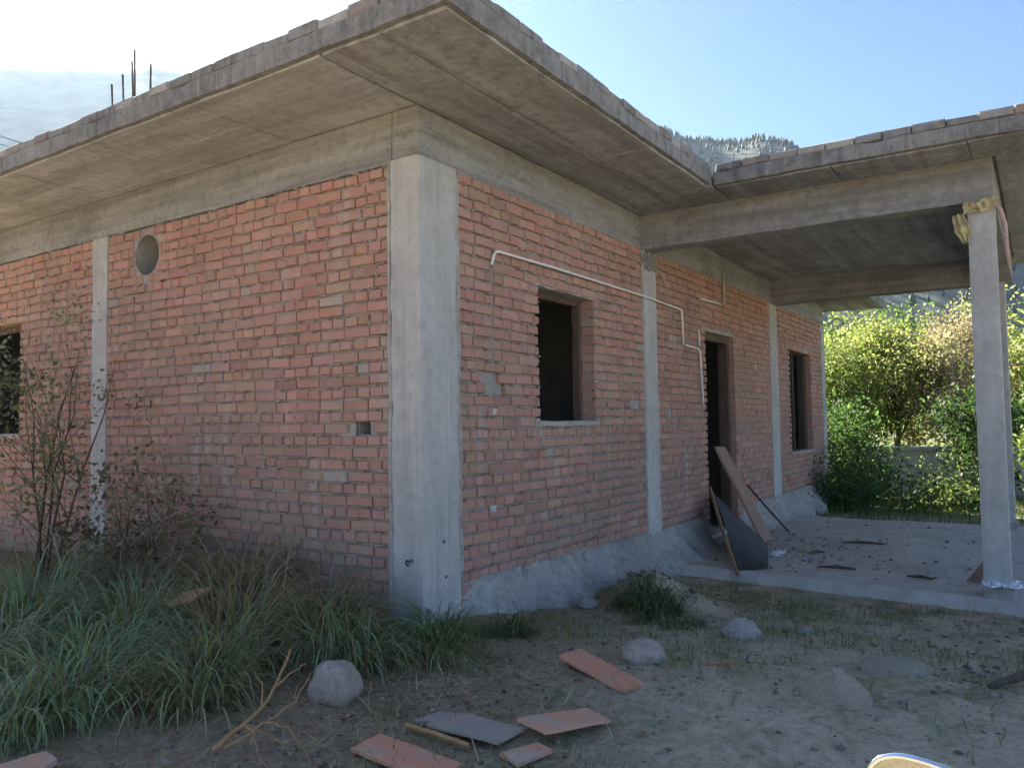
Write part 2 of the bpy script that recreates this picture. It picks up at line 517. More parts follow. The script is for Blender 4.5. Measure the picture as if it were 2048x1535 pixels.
# ------------------------------------------------------------------ house
house = empty('brick_house')
tag(house, 'unfinished red brick house with concrete columns, flat overhanging roof and open porch', 'house')
COURSE = 0.0812
ZTOP = 3.0
WALL_L, WALL_R = 8.6, 11.5

BP = [((0.445, 0.25, 0.20), 8), ((0.425, 0.23, 0.18), 7), ((0.465, 0.27, 0.21), 4), ((0.40, 0.235, 0.175), 2), ((0.43, 0.28, 0.20), 0.8), ((0.35, 0.20, 0.155), 0.9), ((0.43, 0.32, 0.26), 0.25), ((0.39, 0.35, 0.305), 0.15)]
BW = [b[1] for b in BP]
def brick_tint():
    c = random.choices(BP, BW)[0][0]
    k = random.uniform(0.97, 1.17)
    return tuple(v * k * random.uniform(0.95, 1.05) for v in c)

def brick_shape(l, h, d, j=0.003, ch=0.007):
    """local frame: x along wall (0..l), -y outwards (face near y=0), z up"""
    r = lambda s=1.0: random.uniform(-j, j) * s
    o = [(0, 0), (l, 0), (l, h), (0, h)]
    vs = [(x + r(), d, z + r()) for x, z in o]
    vs += [(x + r(), ch * 0.8 + abs(r()), z + r()) for x, z in o]
    s = [(1, 1), (-1, 1), (-1, -1), (1, -1)]
    pr = random.uniform(-0.006, 0.003)
    vs += [(x + a * (ch + r(0.8)), pr + r(0.6), z + b * (ch * 0.8 + r(0.8))) for (x, z), (a, b) in zip(o, s)]
    fs = []
    for k in range(4):
        k2 = (k + 1) % 4
        fs.append((k, k2, 4 + k2, 4 + k)); fs.append((4 + k, 4 + k2, 8 + k2, 8 + k))
    fs.append((8, 9, 10, 11))
    return vs, fs

openR = [(1.46, 2.41, 1.27, 2.36), (5.25, 6.30, -0.2, 2.34), (9.05, 10.45, 0.75, 2.41)]
openL = [(5.21, 6.35, 1.23, 2.36)]
VENT = (3.05, 2.76, 0.175)
colsR = [(0.0, 0.385), (3.46, 3.79), (7.95, 8.35), (11.25, 11.5)]
colsL = [(0.0, 0.24), (3.63, 3.87), (8.35, 8.6)]

bricks = []       # (wall, u0, z0, l, h, d)
def lay(wall, length, cols_, opens, z_from):
    n = int(round((ZTOP - z_from) / COURSE))
    for k in range(n):
        z0 = z_from + k * COURSE
        z1 = z0 + COURSE
        zm = (z0 + z1) / 2
        segs, u = [], 0.0
        cuts = sorted([(a, b) for a, b in cols_] + [(a, b) for a, b, c, d in opens if c < zm < d])
        for a, b in cuts:
            if a - u > 0.03: segs.append((u, a))
            u = max(u, b)
        if length - u > 0.03: segs.append((u, length))
        edge = (wall == 'R' and abs(zm - 1.20) < COURSE / 2)         # brick-on-edge band under the sill
        head = (k % 2 == 0)
        for a, b in segs:
            u = a + 0.008
            first = True
            while u < b - 0.03:
                L = 0.062 if edge else (0.108 if head else 0.222)
                if not edge and random.random() < 0.04: L = 0.108 if not head else 0.222
                L *= random.uniform(0.95, 1.04)
                if first and not edge and not head and random.random() < 0.8: L *= random.uniform(0.45, 1.0)
                if head and first: L *= random.uniform(0.55, 1.0)
                L = min(L, b - 0.006 - u)
                if b - (u + L) < 0.045: L = b - 0.006 - u
                at_open = any(abs(u - 0.008 - o[1]) < 1e-4 or abs(u + L + 0.006 - o[0]) < 1e-4 for o in opens if o[2] < zm < o[3])
                bricks.append([wall, u, z0, L, COURSE - 0.016, 0.222 if at_open else 0.10])
                u += L + random.uniform(0.008, 0.015)
                first = False
lay('R', WALL_R, colsR, openR, 0.02)
lay('L', 7.0, colsL, openL, 0.0)

def keep(b):
    w, u, z, l, h, d = b
    if w == 'L':
        if abs(u + l / 2 - 0.53) < 0.06 and abs(z + h / 2 - 1.25) < 0.045: return False      # missing half brick
    else:
        if 0.68 < u + l / 2 < 0.95 and 1.47 < z + h / 2 < 1.66: return False                  # chiselled box recess
        if abs(u + l / 2 - 4.11) < 0.06 and abs(z + h / 2 - 1.33) < 0.045: return False
        if abs(u + l / 2 - 3.3) < 0.06 and abs(z + h / 2 - 1.45) < 0.04: return False
    return True
bricks = [b for b in bricks if keep(b)]
# cut the cable chase in the front wall: bricks either side of it are shortened
cut = []
for b in bricks:
    w, u, z, l, h, d = b
    if w == 'R' and 1.66 < z < 2.42 and u < 0.835 and u + l > 0.80:
        if 0.80 - u > 0.03: cut.append([w, u, z, 0.80 - u, h, d])
        if u + l - 0.835 > 0.03: cut.append([w, 0.835, z, u + l - 0.835, h, d])
    else: cut.append(b)
bricks = []
for b in cut:
    w, u, z, l, h, d = b
    dz = max(z - VENT[1], 0, VENT[1] - z - h)
    if w == 'L' and dz < VENT[2] + 0.012:
        c_ = math.sqrt((VENT[2] + 0.012) ** 2 - dz * dz); lo_, hi_ = VENT[0] - c_, VENT[0] + c_
        if u + l > lo_ and u < hi_:
            if lo_ - u > 0.025: bricks.append([w, u, z, lo_ - u, h, d])
            if u + l - hi_ > 0.025: bricks.append([w, hi_, z, u + l - hi_, h, d])
            continue
    bricks.append(b)

def wpt(w, u, v, z):
    """wall frame to world: v inwards"""
    return Vector((u, v, z)) if w == 'R' else Vector((v, u, z))

def px_area(b):
    w, u, z, l, h, d = b
    c = wpt(w, u + l / 2, 0, z + h / 2)
    r = c - CAM
    dep = r.dot(fw)
    if dep < 0.5: return 0
    x = r.dot(rt) / dep * 800 + 512; y = r.dot(dn) / dep * 800 + 383
    if not (-10 < x < 1034 and -10 < y < 777): return 0
    if w == 'L' and z < 0.42 and u > 0.5: return 0
    if w == 'R' and z < 0.14: return 0
    nrm = Vector((0, -1, 0)) if w == 'R' else Vector((-1, 0, 0))
    return l * h * abs(r.normalized().dot(nrm)) / (dep * dep)
order = sorted(range(len(bricks)), key=lambda i: -px_area(bricks[i]))
single = set(order[:300])

brick_wall = empty('brick_wall', parent=house)
mass = MB()
shared = {}
def wob(w, u, z):
    return 0.012 * noise.noise(Vector((u * 0.7, z * 0.8, 3.0 if w == 'R' else 9.0))) + random.uniform(-0.0025, 0.0025)
for i, b in enumerate(bricks):
    w, u, z, l, h, d = b
    z = z + wob(w, u, z)
    hh = h * random.uniform(0.95, 1.03)
    out = random.gauss(0, 0.003)
    tc = brick_tint()
    if i in single:
        key = (round(l / 0.012), round(d, 2), random.randint(0, 1))
        if key not in shared:
            vs, fs = brick_shape(key[0] * 0.012, 0.0682, d)
            me = bpy.data.meshes.new('brick')
            me.from_pydata(vs, [], fs); me.materials.append(M['brick1']); me.update()
            shared[key] = me
        o = link(bpy.data.objects.new('brick', shared[key]), brick_wall)
        o.color = (*tc, 1.0)
        o.scale = (l / (key[0] * 0.012), 1, hh / 0.0682)
        if w == 'R': o.location = (u, out, z)
        else:
            o.location = (out, u + l, z); o.rotation_euler = (random.uniform(-.006, .006), random.uniform(-.008, .008), R(-90))
    else:
        vs, fs = brick_shape(l, hh, d)
        if w == 'R': mass.add([(u + x, y + out, z + q) for x, y, q in vs], fs, tc)
        else: mass.add([(y + out, u + l - x, z + q) for x, y, q in vs], fs, tc)
o = mass.build('brickwork', M['brick'], house); o['kind'] = 'stuff'

# mortar: an uneven sheet a little behind the brick faces, and the core of the wall behind it
def sheet(w, length, cols_, opens, z0, extra):
    st = 0.035
    us = np.arange(0, length + st, st); zs = np.arange(z0, ZTOP + st * 0.5, st)
    V, F = [], []
    cuts_u = set()
    for u in us:
        for z in zs:
            v = 0.022 + 0.013 * noise.noise(Vector((u * 9, z * 13, 1.0))) + 0.007 * noise.noise(Vector((u * 31, z * 37, 5.0)))
            V.append(wpt(w, float(u), v, float(z)))
    nz = len(zs)
    for i in range(len(us) - 1):
        for k in range(nz - 1):
            um, zm = us[i] + st / 2, zs[k] + st / 2
            if any(a - 0.018 < um < b + 0.018 and c - 0.018 < zm < d + 0.018 for a, b, c, d in opens + extra): continue
            q = (i * nz + k, i * nz + k + 1, (i + 1) * nz + k + 1, (i + 1) * nz + k)
            F.append(q if w == 'L' else q[::-1])
    np_obj('mortar', V, F, M['mortar'], brick_wall, smooth=True)
recess = [(0.68, 0.95, 1.47, 1.655)]
sheet('R', WALL_R, colsR, openR, -0.1, recess)
sheet('L', 7.2, colsL, openL, -0.05, [(VENT[0] - 0.24, VENT[0] + 0.24, VENT[1] - 0.24, VENT[1] + 0.23), (0.475, 0.585, 1.21, 1.29)])

sq = MB()
for _ in range(2300):
    b = bricks[random.choice(order[:1700])]
    w, u, z, l, h, d = b
    if random.random() < 0.75: uu, zz, a_, b_ = u + random.random() * l, z + h + 0.008 + wob(w, u, z), random.uniform(0.015, 0.06), random.uniform(0.006, 0.011)
    else: uu, zz, a_, b_ = u + l + 0.005, z + h * random.random(), random.uniform(0.005, 0.009), random.uniform(0.012, 0.03)
    vs = [wpt(w, uu + math.cos(k * 0.898) * a_ * random.uniform(.6, 1.2), 0.016, zz + math.sin(k * 0.898) * b_ * random.uniform(.6, 1.2)) for k in range(7)]
    pr = random.uniform(-0.006, 0.004)
    vs += [wpt(w, uu + math.cos(k * 0.898) * a_ * 0.55, pr + random.uniform(-.002, .002), zz + math.sin(k * 0.898) * b_ * 0.6) for k in range(7)]
    sq.add(vs, [(k, (k + 1) % 7, 7 + (k + 1) % 7, 7 + k) for k in range(7)] + [tuple(range(7, 14))])
o = sq.build('squeezed_mortar', M['mortar'], house); o['kind'] = 'stuff'

core = MB()
def wbox(w, u0, u1, v0, v1, z0, z1):
    a, b = wpt(w, u0, v0, z0), wpt(w, u1, v1, z1)
    core.box(min(a.x, b.x), max(a.x, b.x), min(a.y, b.y), max(a.y, b.y), z0, z1)
def corewall(w, length, opens, u_from):
    opens = sorted(opens); u = u_from
    for a, b, c, d in opens:
        wbox(w, u, a - 0.02, 0.045, 0.225, -0.3, ZTOP)
        if c > -0.1: wbox(w, a - 0.02, b + 0.02, 0.045, 0.225, -0.3, c - 0.02)
        wbox(w, a - 0.02, b + 0.02, 0.045, 0.225, d + 0.02, ZTOP)
        u = b + 0.02
    wbox(w, u, length, 0.045, 0.225, -0.3, ZTOP)
corewall('R', WALL_R, openR, 0.05)
corewall('L', WALL_L, [(0.495, 0.565, 1.225, 1.275), (VENT[0] - 0.24, VENT[0] + 0.24, VENT[1] - 0.24, ZTOP - 0.025)] + openL, 0.23)
core.box(11.28, 11.5, 0.23, 8.6, -0.3, 3.0)      # gable wall
core.box(0.23, 11.28, 8.38, 8.6, -0.3, 3.0)      # rear wall
core.box(4.2, 4.42, 0.23, 8.38, -0.1, 3.0)       # partitions
core.box(8.3, 8.5, 0.23, 8.38, -0.1, 3.0)
core.box(0.23, 4.2, 4.4, 4.6, -0.1, 3.0)
core.box(4.42, 8.3, 3.2, 3.4, -0.1, 3.0)
core.build('wall_core', M['mortar'], house)
fl = MB(); fl.box(0.05, 11.3, 0.05, 8.4, -0.35, -0.10); fl.build('indoor_floor', M['slab'], house)

# round vent: render plate with a round hole and a sleeve
vt = MB()
N = 28
ring_o, ring_i = [], []
for k in range(N):
    an = 2 * math.pi * k / N
    c, s = math.cos(an), math.sin(an)
    q = 0.262 / max(abs(c), abs(s)); q = min(q, 0.29) + random.uniform(-0.006, 0.006)
    ring_o.append((VENT[0] + c * q, min(VENT[1] + s * q, 2.995))); ring_i.append((VENT[0] + c * VENT[2], VENT[1] + s * VENT[2]))
vs = [(0.020, a, b) for a, b in ring_o] + [(0.012, a, b) for a, b in ring_i] + [(0.22, a, b) for a, b in ring_i]
fs = []
for k in range(N):
    k2 = (k + 1) % N
    fs.append((k, k2, N + k2, N + k)); fs.append((N + k, N + k2, 2 * N + k2, 2 * N + k))
vt.add(vs, fs); vt.build('vent_opening', M['mortar'], house)

# columns
def column(x0, x1, y0, y1, z0, z1, sd_, name='column', mat='concrete', amp=0.003, chip=0.012):
    m = MB(); m.rough_box(x0, x1, y0, y1, z0, z1, 0.028, amp, 6.0, sd_, chip)
    return m.build(name, M[mat], house)
c1 = column(-0.012, 0.385, -0.012, 0.24, -0.15, 3.02, 1)
# mortar fillets squeezed out where the brick meets the corner column
for w, u, zz in (('L', 0.262, 0.0), ('R', 0.405, 0.19)):
    m = MB(); pts, rad = [], []
    for k in range(38):
        z = zz + (3.0 - zz) * k / 37
        pts.append(wpt(w, u + 0.010 * noise.noise(Vector((z * 3, 4.0, u))), 0.006, z))
        rad.append(0.020 + 0.013 * noise.noise(Vector((z * 5, 1.0, u))))
    m.tube(pts, rad, 7); m.build('mortar_fillet', M['plinth'], c1, True)
# chipped places low on the column
for (x, y, z, r_) in ((-0.012, 0.11, 0.38, 0.022), (-0.012, 0.075, 0.40, 0.013), (0.20, -0.012, 0.50, 0.014), (0.22, -0.012, 0.27, 0.012)):
    m = MB()
    vs = [(math.cos(a) * r_ * random.uniform(.6, 1.2), math.sin(a) * r_ * random.uniform(.6, 1.2)) for a in np.linspace(0, 6.28, 10)[:-1]]
    if x < 0: P = [(x - 0.006, y + a, z + b) for a, b in vs] + [(x + 0.004, y, z)]
    else: P = [(x + a, y - 0.006, z + b) for a, b in vs] + [(x, y + 0.004, z)]
    m.add(P, [(k, (k + 1) % 9, 9) for k in range(9)]); m.build('chip', M['darksheet'], c1)
column(3.46, 3.79, -0.014, 0.23, -0.35, 3.0, 2)
column(7.95, 8.35, -0.012, 0.23, -0.4, 3.0, 3)
column(11.25, 11.512, -0.012, 0.23, -0.4, 3.0, 4)
column(-0.012, 0.23, 3.63, 3.87, -0.15, 3.0, 5)
column(-0.012, 0.23, 8.35, 8.6, -0.15, 3.0, 6)
# honeycombed concrete at the head of the porch-side column
m = MB(); m.rough_box(3.45, 3.80, -0.03, 0.02, 2.80, 2.985, 0.018, 0.030, 22.0, 6.6, 0.03)
m.build('honeycombed_joint', M['fascia'], house)

# ring beam and roof
def beam(name, x0, x1, y0, y1, z0, z1, s, mat='beam', step=0.09, amp=0.005, chip=0.015, parent=None):
    m = MB(); m.rough_box(x0, x1, y0, y1, z0, z1, step, amp, 4.0, s, chip)
    return m.build(name, M[mat], parent or house)
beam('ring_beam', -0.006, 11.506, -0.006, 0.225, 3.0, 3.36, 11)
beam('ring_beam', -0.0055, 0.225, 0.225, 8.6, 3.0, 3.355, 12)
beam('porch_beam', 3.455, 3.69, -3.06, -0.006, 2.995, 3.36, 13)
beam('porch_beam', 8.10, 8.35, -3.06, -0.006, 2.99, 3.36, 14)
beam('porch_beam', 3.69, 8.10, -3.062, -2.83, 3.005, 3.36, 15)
ZS, ZF = 3.35, 3.475
roof = beam('roof_slab', -0.9, 12.4, -0.95, 9.5, ZS, ZF, 21, 'fascia', 0.09, 0.007, 0.02)
beam('porch_roof_slab', 2.9, 8.95, -3.95, -0.955, ZS - 0.003, ZF - 0.004, 22, 'fascia', 0.07, 0.007, 0.02, roof)
# boards' imprint on the undersides: plates a few millimetres apart
def panels(x0, x1, y0, y1, nx_, ny_):
    for i in range(nx_):
        for j in range(ny_):
            a, b = x0 + (x1 - x0) * i / nx_, x0 + (x1 - x0) * (i + 1) / nx_
            c, d = y0 + (y1 - y0) * j / ny_, y0 + (y1 - y0) * (j + 1) / ny_
            h = random.uniform(0.012, 0.017)
            m = MB(); m.rough_box(a + 0.003, b - 0.003, c + 0.003, d - 0.003, ZS - h, ZS + 0.02, 0.14, 0.004, 3.0, i * 7.1 + j * 3.3 + x0, 0.006)
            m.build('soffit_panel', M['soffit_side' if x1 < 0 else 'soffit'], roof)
panels(-0.86, 2.86, -0.91, -0.02, 3, 2)
panels(-0.86, -0.02, 0.0, 9.4, 2, 8)
panels(2.95, 3.44, -3.9, -0.96, 1, 3)
panels(2.87, 3.44, -0.94, -0.02, 1, 1)
panels(3.71, 8.08, -2.81, -0.02, 4, 1)
panels(8.37, 8.92, -3.9, -0.96, 1, 2)
panels(8.37, 12.36, -0.94, -0.02, 3, 1)
panels(3.46, 8.36, -3.9, -3.08, 4, 1)
# course of bricks along the roof edges
def coping(p0, p1, inward):
    p0, p1, inward = Vector(p0), Vector(p1), Vector(inward)
    L = (p1 - p0).length; d = (p1 - p0) / L; u = 0.0
    while u < L - 0.06:
        l = min(0.225 * random.uniform(0.9, 1.06), L - u)
        h = random.uniform(0.058, 0.074)
        vs, fs = brick_shape(l, h, 0.11, 0.005, 0.010)
        off = random.uniform(-0.006, 0.012)
        m = MB()
        base = p0 + d * u + inward * (0.012 + off)
        z = ZF - 0.004 + random.uniform(0, 0.006)
        flip = d.cross(Vector((0, 0, 1))).dot(-inward) < 0
        m.add([base + d * x + inward * y + Vector((0, 0, z + q)) for x, y, q in vs], fs + [(3, 2, 6, 7)])
        ob = m.build('coping_brick', M['brick1' if random.random() < 0.12 else ('fascia' if random.random() < 0.65 else 'plinth')], roof)
        k = random.uniform(0.75, 1.1)
        ob.color = (*random.choice([(0.27 * k, 0.26 * k, 0.245 * k), (0.29 * k, 0.255 * k, 0.23 * k), (0.21 * k, 0.205 * k, 0.20 * k), (0.30 * k, 0.235 * k, 0.21 * k), (0.25 * k, 0.245 * k, 0.235 * k)]), 1)
        u += l + random.uniform(0.002, 0.008)
coping((-0.9, -0.95, 0), (2.9, -0.95, 0), (0, 1, 0))
coping((-0.9, 8.5, 0), (-0.9, -0.84, 0), (1, 0, 0))
coping((2.9, -0.97, 0), (2.9, -3.95, 0), (1, 0, 0))
m = MB(); m.rough_box(-0.80, 12.3, -0.83, 9.4, ZF - 0.01, ZF + 0.055, 0.12, 0.006, 3.0, 31); m.build('roof_screed', M['fascia'], roof)

# porch columns on low pads
for (x0, x1, s, yo) in ((3.455, 3.69, 41, 0.0), (8.10, 8.33, 42, 0.085)):
    pc = column(x0, x1, -3.06 + yo, -2.868 + yo, -0.10, 3.0, s, 'porch_column')
    m = MB(); m.rough_box(x0 - 0.012, x1 + 0.04, -3.085 + yo, -2.86 + yo, -0.45, -0.075, 0.05, 0.008, 6.0, s + 0.5, 0.02); m.build('column_base', M['plinth'], pc)

# lintels, sills, frames
def window(u0, u1, z0, z1, bars, s, w='R'):
    e = empty('window', parent=house)
    def wb(name, a0, a1, v0, v1, b0, b1, mat, st=0.06, amp=0.003, parent=e):
        p, q = wpt(w, a0, v0, b0), wpt(w, a1, v1, b1)
        m = MB(); m.rough_box(min(p.x, q.x), max(p.x, q.x), min(p.y, q.y), max(p.y, q.y), b0, b1, st, amp, 6.0, s, 0.01)
        return m.build(name, M[mat], parent)
    wb('sill', u0 - 0.05, u1 + 0.05, -0.018, 0.235, z0 - 0.035, z0 + 0.012, 'plinth', 0.04, 0.006)
    wb('lintel', u0 - 0.09, u1 + 0.09, 0.002, 0.235, z1 - 0.004, z1 + 0.055, 'plinth', 0.04, 0.006)
    f = 0.06
    fr = wb('frame', u0 + 0.005, u0 + f, 0.13, 0.20, z0 + 0.012, z1 - 0.005, 'frame')
    wb('frame_post', u1 - f, u1 - 0.005, 0.13, 0.20, z0 + 0.012, z1 - 0.005, 'frame', parent=e)
    wb('frame_head', u0 + f, u1 - f, 0.131, 0.199, z1 - f, z1 - 0.006, 'frame', parent=e)
    if bars:
        wb('frame_mullion', (u0 + u1) / 2 - 0.03, (u0 + u1) / 2 + 0.03, 0.132, 0.198, z0 + 0.012, z1 - f, 'frame')
        n = 11
        for k in range(1, n):
            if k == n // 2: continue
            u = u0 + (u1 - u0) * k / n
            m = MB(); m.tube([wpt(w, u, 0.075, z0 + 0.008), wpt(w, u, 0.075, z1 - 0.002)], 0.008, 6); m.build('bar', M['darkiron'], e)
    return e
window(1.46, 2.41, 1.27, 2.36, False, 51)
window(9.05, 10.45, 0.75, 2.41, True, 52)
window(5.21, 6.35, 1.23, 2.36, False, 53, 'L')
door = empty('doorway', parent=house)
for nm, a0, a1, b0, b1 in (('frame_post', 5.258, 5.34, -0.18, 2.25), ('frame_post', 6.21, 6.292, -0.18, 2.25), ('frame_head', 5.258, 6.292, 2.25, 2.335)):
    m = MB(); m.rough_box(a0, a1, 0.06, 0.16, b0, b1, 0.07, 0.002, 5.0, a0, 0.006); m.build(nm, M['frame'], door)
m = MB(); m.rough_box(5.15, 6.40, 0.002, 0.235, 2.338, 2.40, 0.04, 0.006, 6.0, 8.8, 0.01); m.build('lintel', M['plinth'], door)
m = MB(); m.rough_box(5.2, 6.35, -0.05, 0.26, -0.34, -0.145, 0.06, 0.008, 5.0, 9.8, 0.02); m.build('threshold', M['plinth'], door)
# inside of the chiselled recess and its small socket box
m = MB(); m.rough_box(0.67, 0.96, 0.036, 0.044, 1.46, 1.665, 0.03, 0.008, 9.0, 3.3); m.build('recess_back', M['mortar'], house)
m = MB(); m.tube([(0.818, 0.016, 1.66), (0.818, 0.014, 2.40)], 0.011, 6); m.build('cable_chase', M['mortar'], house)

# rough plinth along the front wall
def plinth(x0, x1):
    prof = [(0.03, 0.20), (-0.03, 0.185), (-0.075, 0.13), (-0.13, 0.06), (-0.22, -0.02), (-0.34, -0.12), (-0.40, -0.36)]
    n = int((x1 - x0) / 0.045); V = []; F = []
    for i in range(n + 1):
        x = x0 + (x1 - x0) * i / n
        k = 0.75 + 0.55 * noise.noise(Vector((x * 1.3, 0, 0))) + 0.25 * noise.noise(Vector((x * 6.0, 7, 0)))
        for j, (y, z) in enumerate(prof):
            q = Vector((x * 6, j * 0.8, 2.0))
            dz = 0.035 * noise.noise(q) + 0.02 * noise.noise(q * 3.1)
            drop = -0.04 * sstep((x - 2.0) / 2.0)
            ef = sstep((x - x0) / 0.45) * sstep((x1 - x) / 0.3)
            lump = 0.03 * noise.noise(Vector((x * 17, j * 2.1, 4.0))) * (j > 1)
            V.append((x, ((y - 0.05) * (k if j > 1 else 1)) * (0.25 + 0.75 * ef) + 0.04 + 0.03 * noise.noise(q * 1.7) + lump, z + drop + (dz * 1.3 + lump * 0.6 if j else dz * 0.3) - (1 - ef) * 0.10 * (j > 0)))
    p = len(prof)
    for i in range(n):
        for j in range(p - 1):
            F.append((i * p + j, i * p + j + 1, (i + 1) * p + j + 1, (i + 1) * p + j))
    np_obj('plinth', V, F, M['plinth'], house)
plinth(0.30, 5.2); plinth(6.35, 11.45)

# rebars standing on the roof
for i, (y, zt) in enumerate(((3.62, 4.40), (3.50, 4.47), (3.38, 4.68), (3.30, 4.53), (3.10, 4.47))):
    m = MB(); x = 0.02 + 0.03 * (i % 3)
    m.tube([(x, y, 3.45), (x + 0.005, y - 0.008, (3.5 + zt) / 2), (x + random.uniform(-.01, .015), y + random.uniform(-.015, .012), zt)], 0.009, 6)
    m.build('rebar', M['iron'], house)

# ------------------------------------------------------------------ porch floor
pf = MB()
outline = [(3.78, -0.20), (3.66, -0.9), (3.50, -2.0), (3.38, -2.855), (3.38, -3.35), (8.42, -3.42), (8.42, -0.16)]
n = 26
P0, P1, P2, P3 = Vector((3.72, -0.16, 0)), Vector((3.36, -3.35, 0)), Vector((8.42, -3.42, 0)), Vector((8.42, -0.16, 0))
V, F = [], []
nu, nv = 60, 90
def slab_pt(i, j):
    a = P0.lerp(P1, j / nu); b = P3.lerp(P2, j / nu)
    return a.lerp(b, i / nv)
for i in range(nv + 1):
    for j in range(nu + 1):
        p = slab_pt(i, j)
        z = -0.165 + 0.010 * noise.noise(p * 1.2) + 0.006 * noise.noise(p * 9)
        if i == 0: p.x += 0.035 * noise.noise(p * 4)
        if i == 0: z -= 0.012 + 0.012 * noise.noise(p * 8)
        V.append((p.x, p.y, z))
for i in range(nv):
    for j in range(nu):
        q = i * (nu + 1) + j
        F.append((q, q + 1, q + nu + 2, q + nu + 1))
k0 = len(V)
for j in range(nu + 1):
    x, y, z = V[j]; V.append((x - 0.02 + 0.02 * noise.noise(Vector((y * 7, 0, 1))), y, -0.42))
for j in range(nu): F.append((j, k0 + j, k0 + j + 1, j + 1))
k1 = len(V)
for i in range(nv + 1):
    x, y, z = V[i * (nu + 1) + nu]; V.append((x, y - 0.01, -0.42))
for i in range(nv): F.append((i * (nu + 1) + nu, k1 + i, k1 + i + 1, (i + 1) * (nu + 1) + nu))
porch = np_obj('porch_floor', V, F, M['slab'])
tag(porch, kind='structure')

# ------------------------------------------------------------------ pipes on the wall
def pipe(name, pts, r, label, mat='pvc'):
    m = MB()
    P = [Vector(p) for p in pts]; out = [P[0]]
    for k in range(1, len(P) - 1):
        a, b = (P[k - 1] - P[k]), (P[k + 1] - P[k])
        q = min(0.05, a.length * 0.4, b.length * 0.4)
        s, e = P[k] + a.normalized() * q, P[k] + b.normalized() * q
        out += [s, s.lerp(P[k], 0.6).lerp(e.lerp(P[k], 0.6), 0.5), e]
    out.append(P[-1])
    m.tube(out, r, 8)
    return tag(m.build(name, M[mat], smooth=True), label, 'pipe')
pipe('conduit_pipe', [(0.775, -0.028, 2.415), (0.815, -0.030, 2.525), (1.6, -0.034, 2.530), (3.3, -0.032, 2.520), (3.6, -0.036, 2.515), (4.44, -0.030, 2.495), (4.47, -0.030, 2.11)], 0.011, 'long white plastic conduit pipe running above the first window and over the column')
pipe('conduit_pipe', [(4.52, -0.030, 2.11), (4.975, -0.030, 2.095), (5.04, -0.032, 1.44)], 0.011, 'short white conduit pipe bending down beside the doorway')
pipe('conduit_pipe', [(4.96, -0.028, 2.33), (4.975, -0.028, 2.125)], 0.010, 'small upright white conduit pipe stub just left of the doorway head')
pipe('conduit_pipe', [(5.03, -0.028, 2.69), (5.78, -0.028, 2.71)], 0.010, 'short level white conduit pipe high above the doorway')
pipe('conduit_pipe', [(5.88, -0.030, 2.73), (5.89, -0.030, 3.12)], 0.012, 'short upright grey pipe over the doorway below the porch beam', 'whitewash')
m = MB()
m.rough_box(0.79, 0.835, -0.012, 0.02, 1.325, 1.375, 0.015, 0.006, 20, 1)
tag(m.build('socket_box', M['whitewash']), 'small broken white socket box in the brick wall below the chiselled recess', 'socket')
m = MB()
m.rough_box(0.755, 0.835, -0.005, 0.004, 0.625, 0.69, 0.012, 0.016, 30, 4)
tag(m.build('plaster_splash', M['whitewash']), 'white plaster splash on the bricks low beside the corner column', 'plaster')

# ------------------------------------------------------------------ things leaning by the door
def plate(name, quad, th, mat, label, cat, group=None, n=6, bend=0.0, seed=0, rough=0.004):
    """slab with its own thickness spanned by four ground or wall corners (a,b,c,d in order)"""
    a, b, c, d = [Vector(p) for p in quad]
    nrm = ((b - a).cross(d - a)).normalized()
    if nrm.z < 0: nrm = -nrm
    V, F = [], []
    for side in (0, 1):
        for i in range(n + 1):
            for j in range(n + 1):
                s, t = i / n, j / n
                p = a.lerp(b, s).lerp(d.lerp(c, s), t)
                q = p * 9 + Vector((seed, 0, 0))
                p = p + nrm * (th * side + bend * math.sin(math.pi * t) * (0.6 + 0.4 * s) + 0.003 * noise.noise(p * 6))
                if i in (0, n) or j in (0, n): p = p + noise.noise_vector(q) * rough
                V.append(p)
    w = n + 1; o = w * w
    for i in range(n):
        for j in range(n):
            q = i * w + j
            F.append((o + q, o + q + w, o + q + w + 1, o + q + 1)); F.append((q, q + 1, q + w + 1, q + w))
    for k in range(n):
        F.append((k, o + k, o + k + 1, k + 1)); F.append((n * w + k, n * w + k + 1, o + n * w + k + 1, o + n * w + k))
        F.append((k * w, (k + 1) * w, o + (k + 1) * w, o + k * w)); F.append((k * w + n, o + k * w + n, o + (k + 1) * w + n, (k + 1) * w + n))
    m = MB(); m.add(V, F)
    return tag(m.build(name, M[mat]), label, cat, group)
plate('plank', [(5.36, -0.03, 0.945), (5.70, -0.03, 0.93), (5.72, -0.56, -0.155), (5.38, -0.56, -0.155)], 0.03, 'plank', 'wide pinkish brown plank leaning in the doorway', 'plank')
plate('bent_sheet', [(3.66, -0.84, -0.150), (3.86, -1.06, -0.150), (5.30, -0.64, -0.150), (5.18, -0.07, 0.42)], 0.008, 'darksheet', 'dark bent sheet lying propped against the wall beside the doorway', 'sheet', bend=0.035, n=10)
def stick(name, pts, r, mat, label, cat='stick', seg=6):
    m = MB(); m.tube(pts, r, seg); return tag(m.build(name, M[mat]), label, cat)
stick('batten', [(5.13, -0.05, 0.49), (4.3, -0.46, 0.16), (3.57, -0.86, -0.19)], [0.018, 0.02, 0.018], 'stickwood', 'long light wooden batten along the left edge of the dark sheet', 'batten', 4)
stick('iron_rod', [(6.60, -0.03, 0.41), (6.56, -0.3, 0.12), (6.52, -0.57, -0.155)], 0.012, 'darkiron', 'thin dark rod leaning on the wall right of the doorway', 'rod')
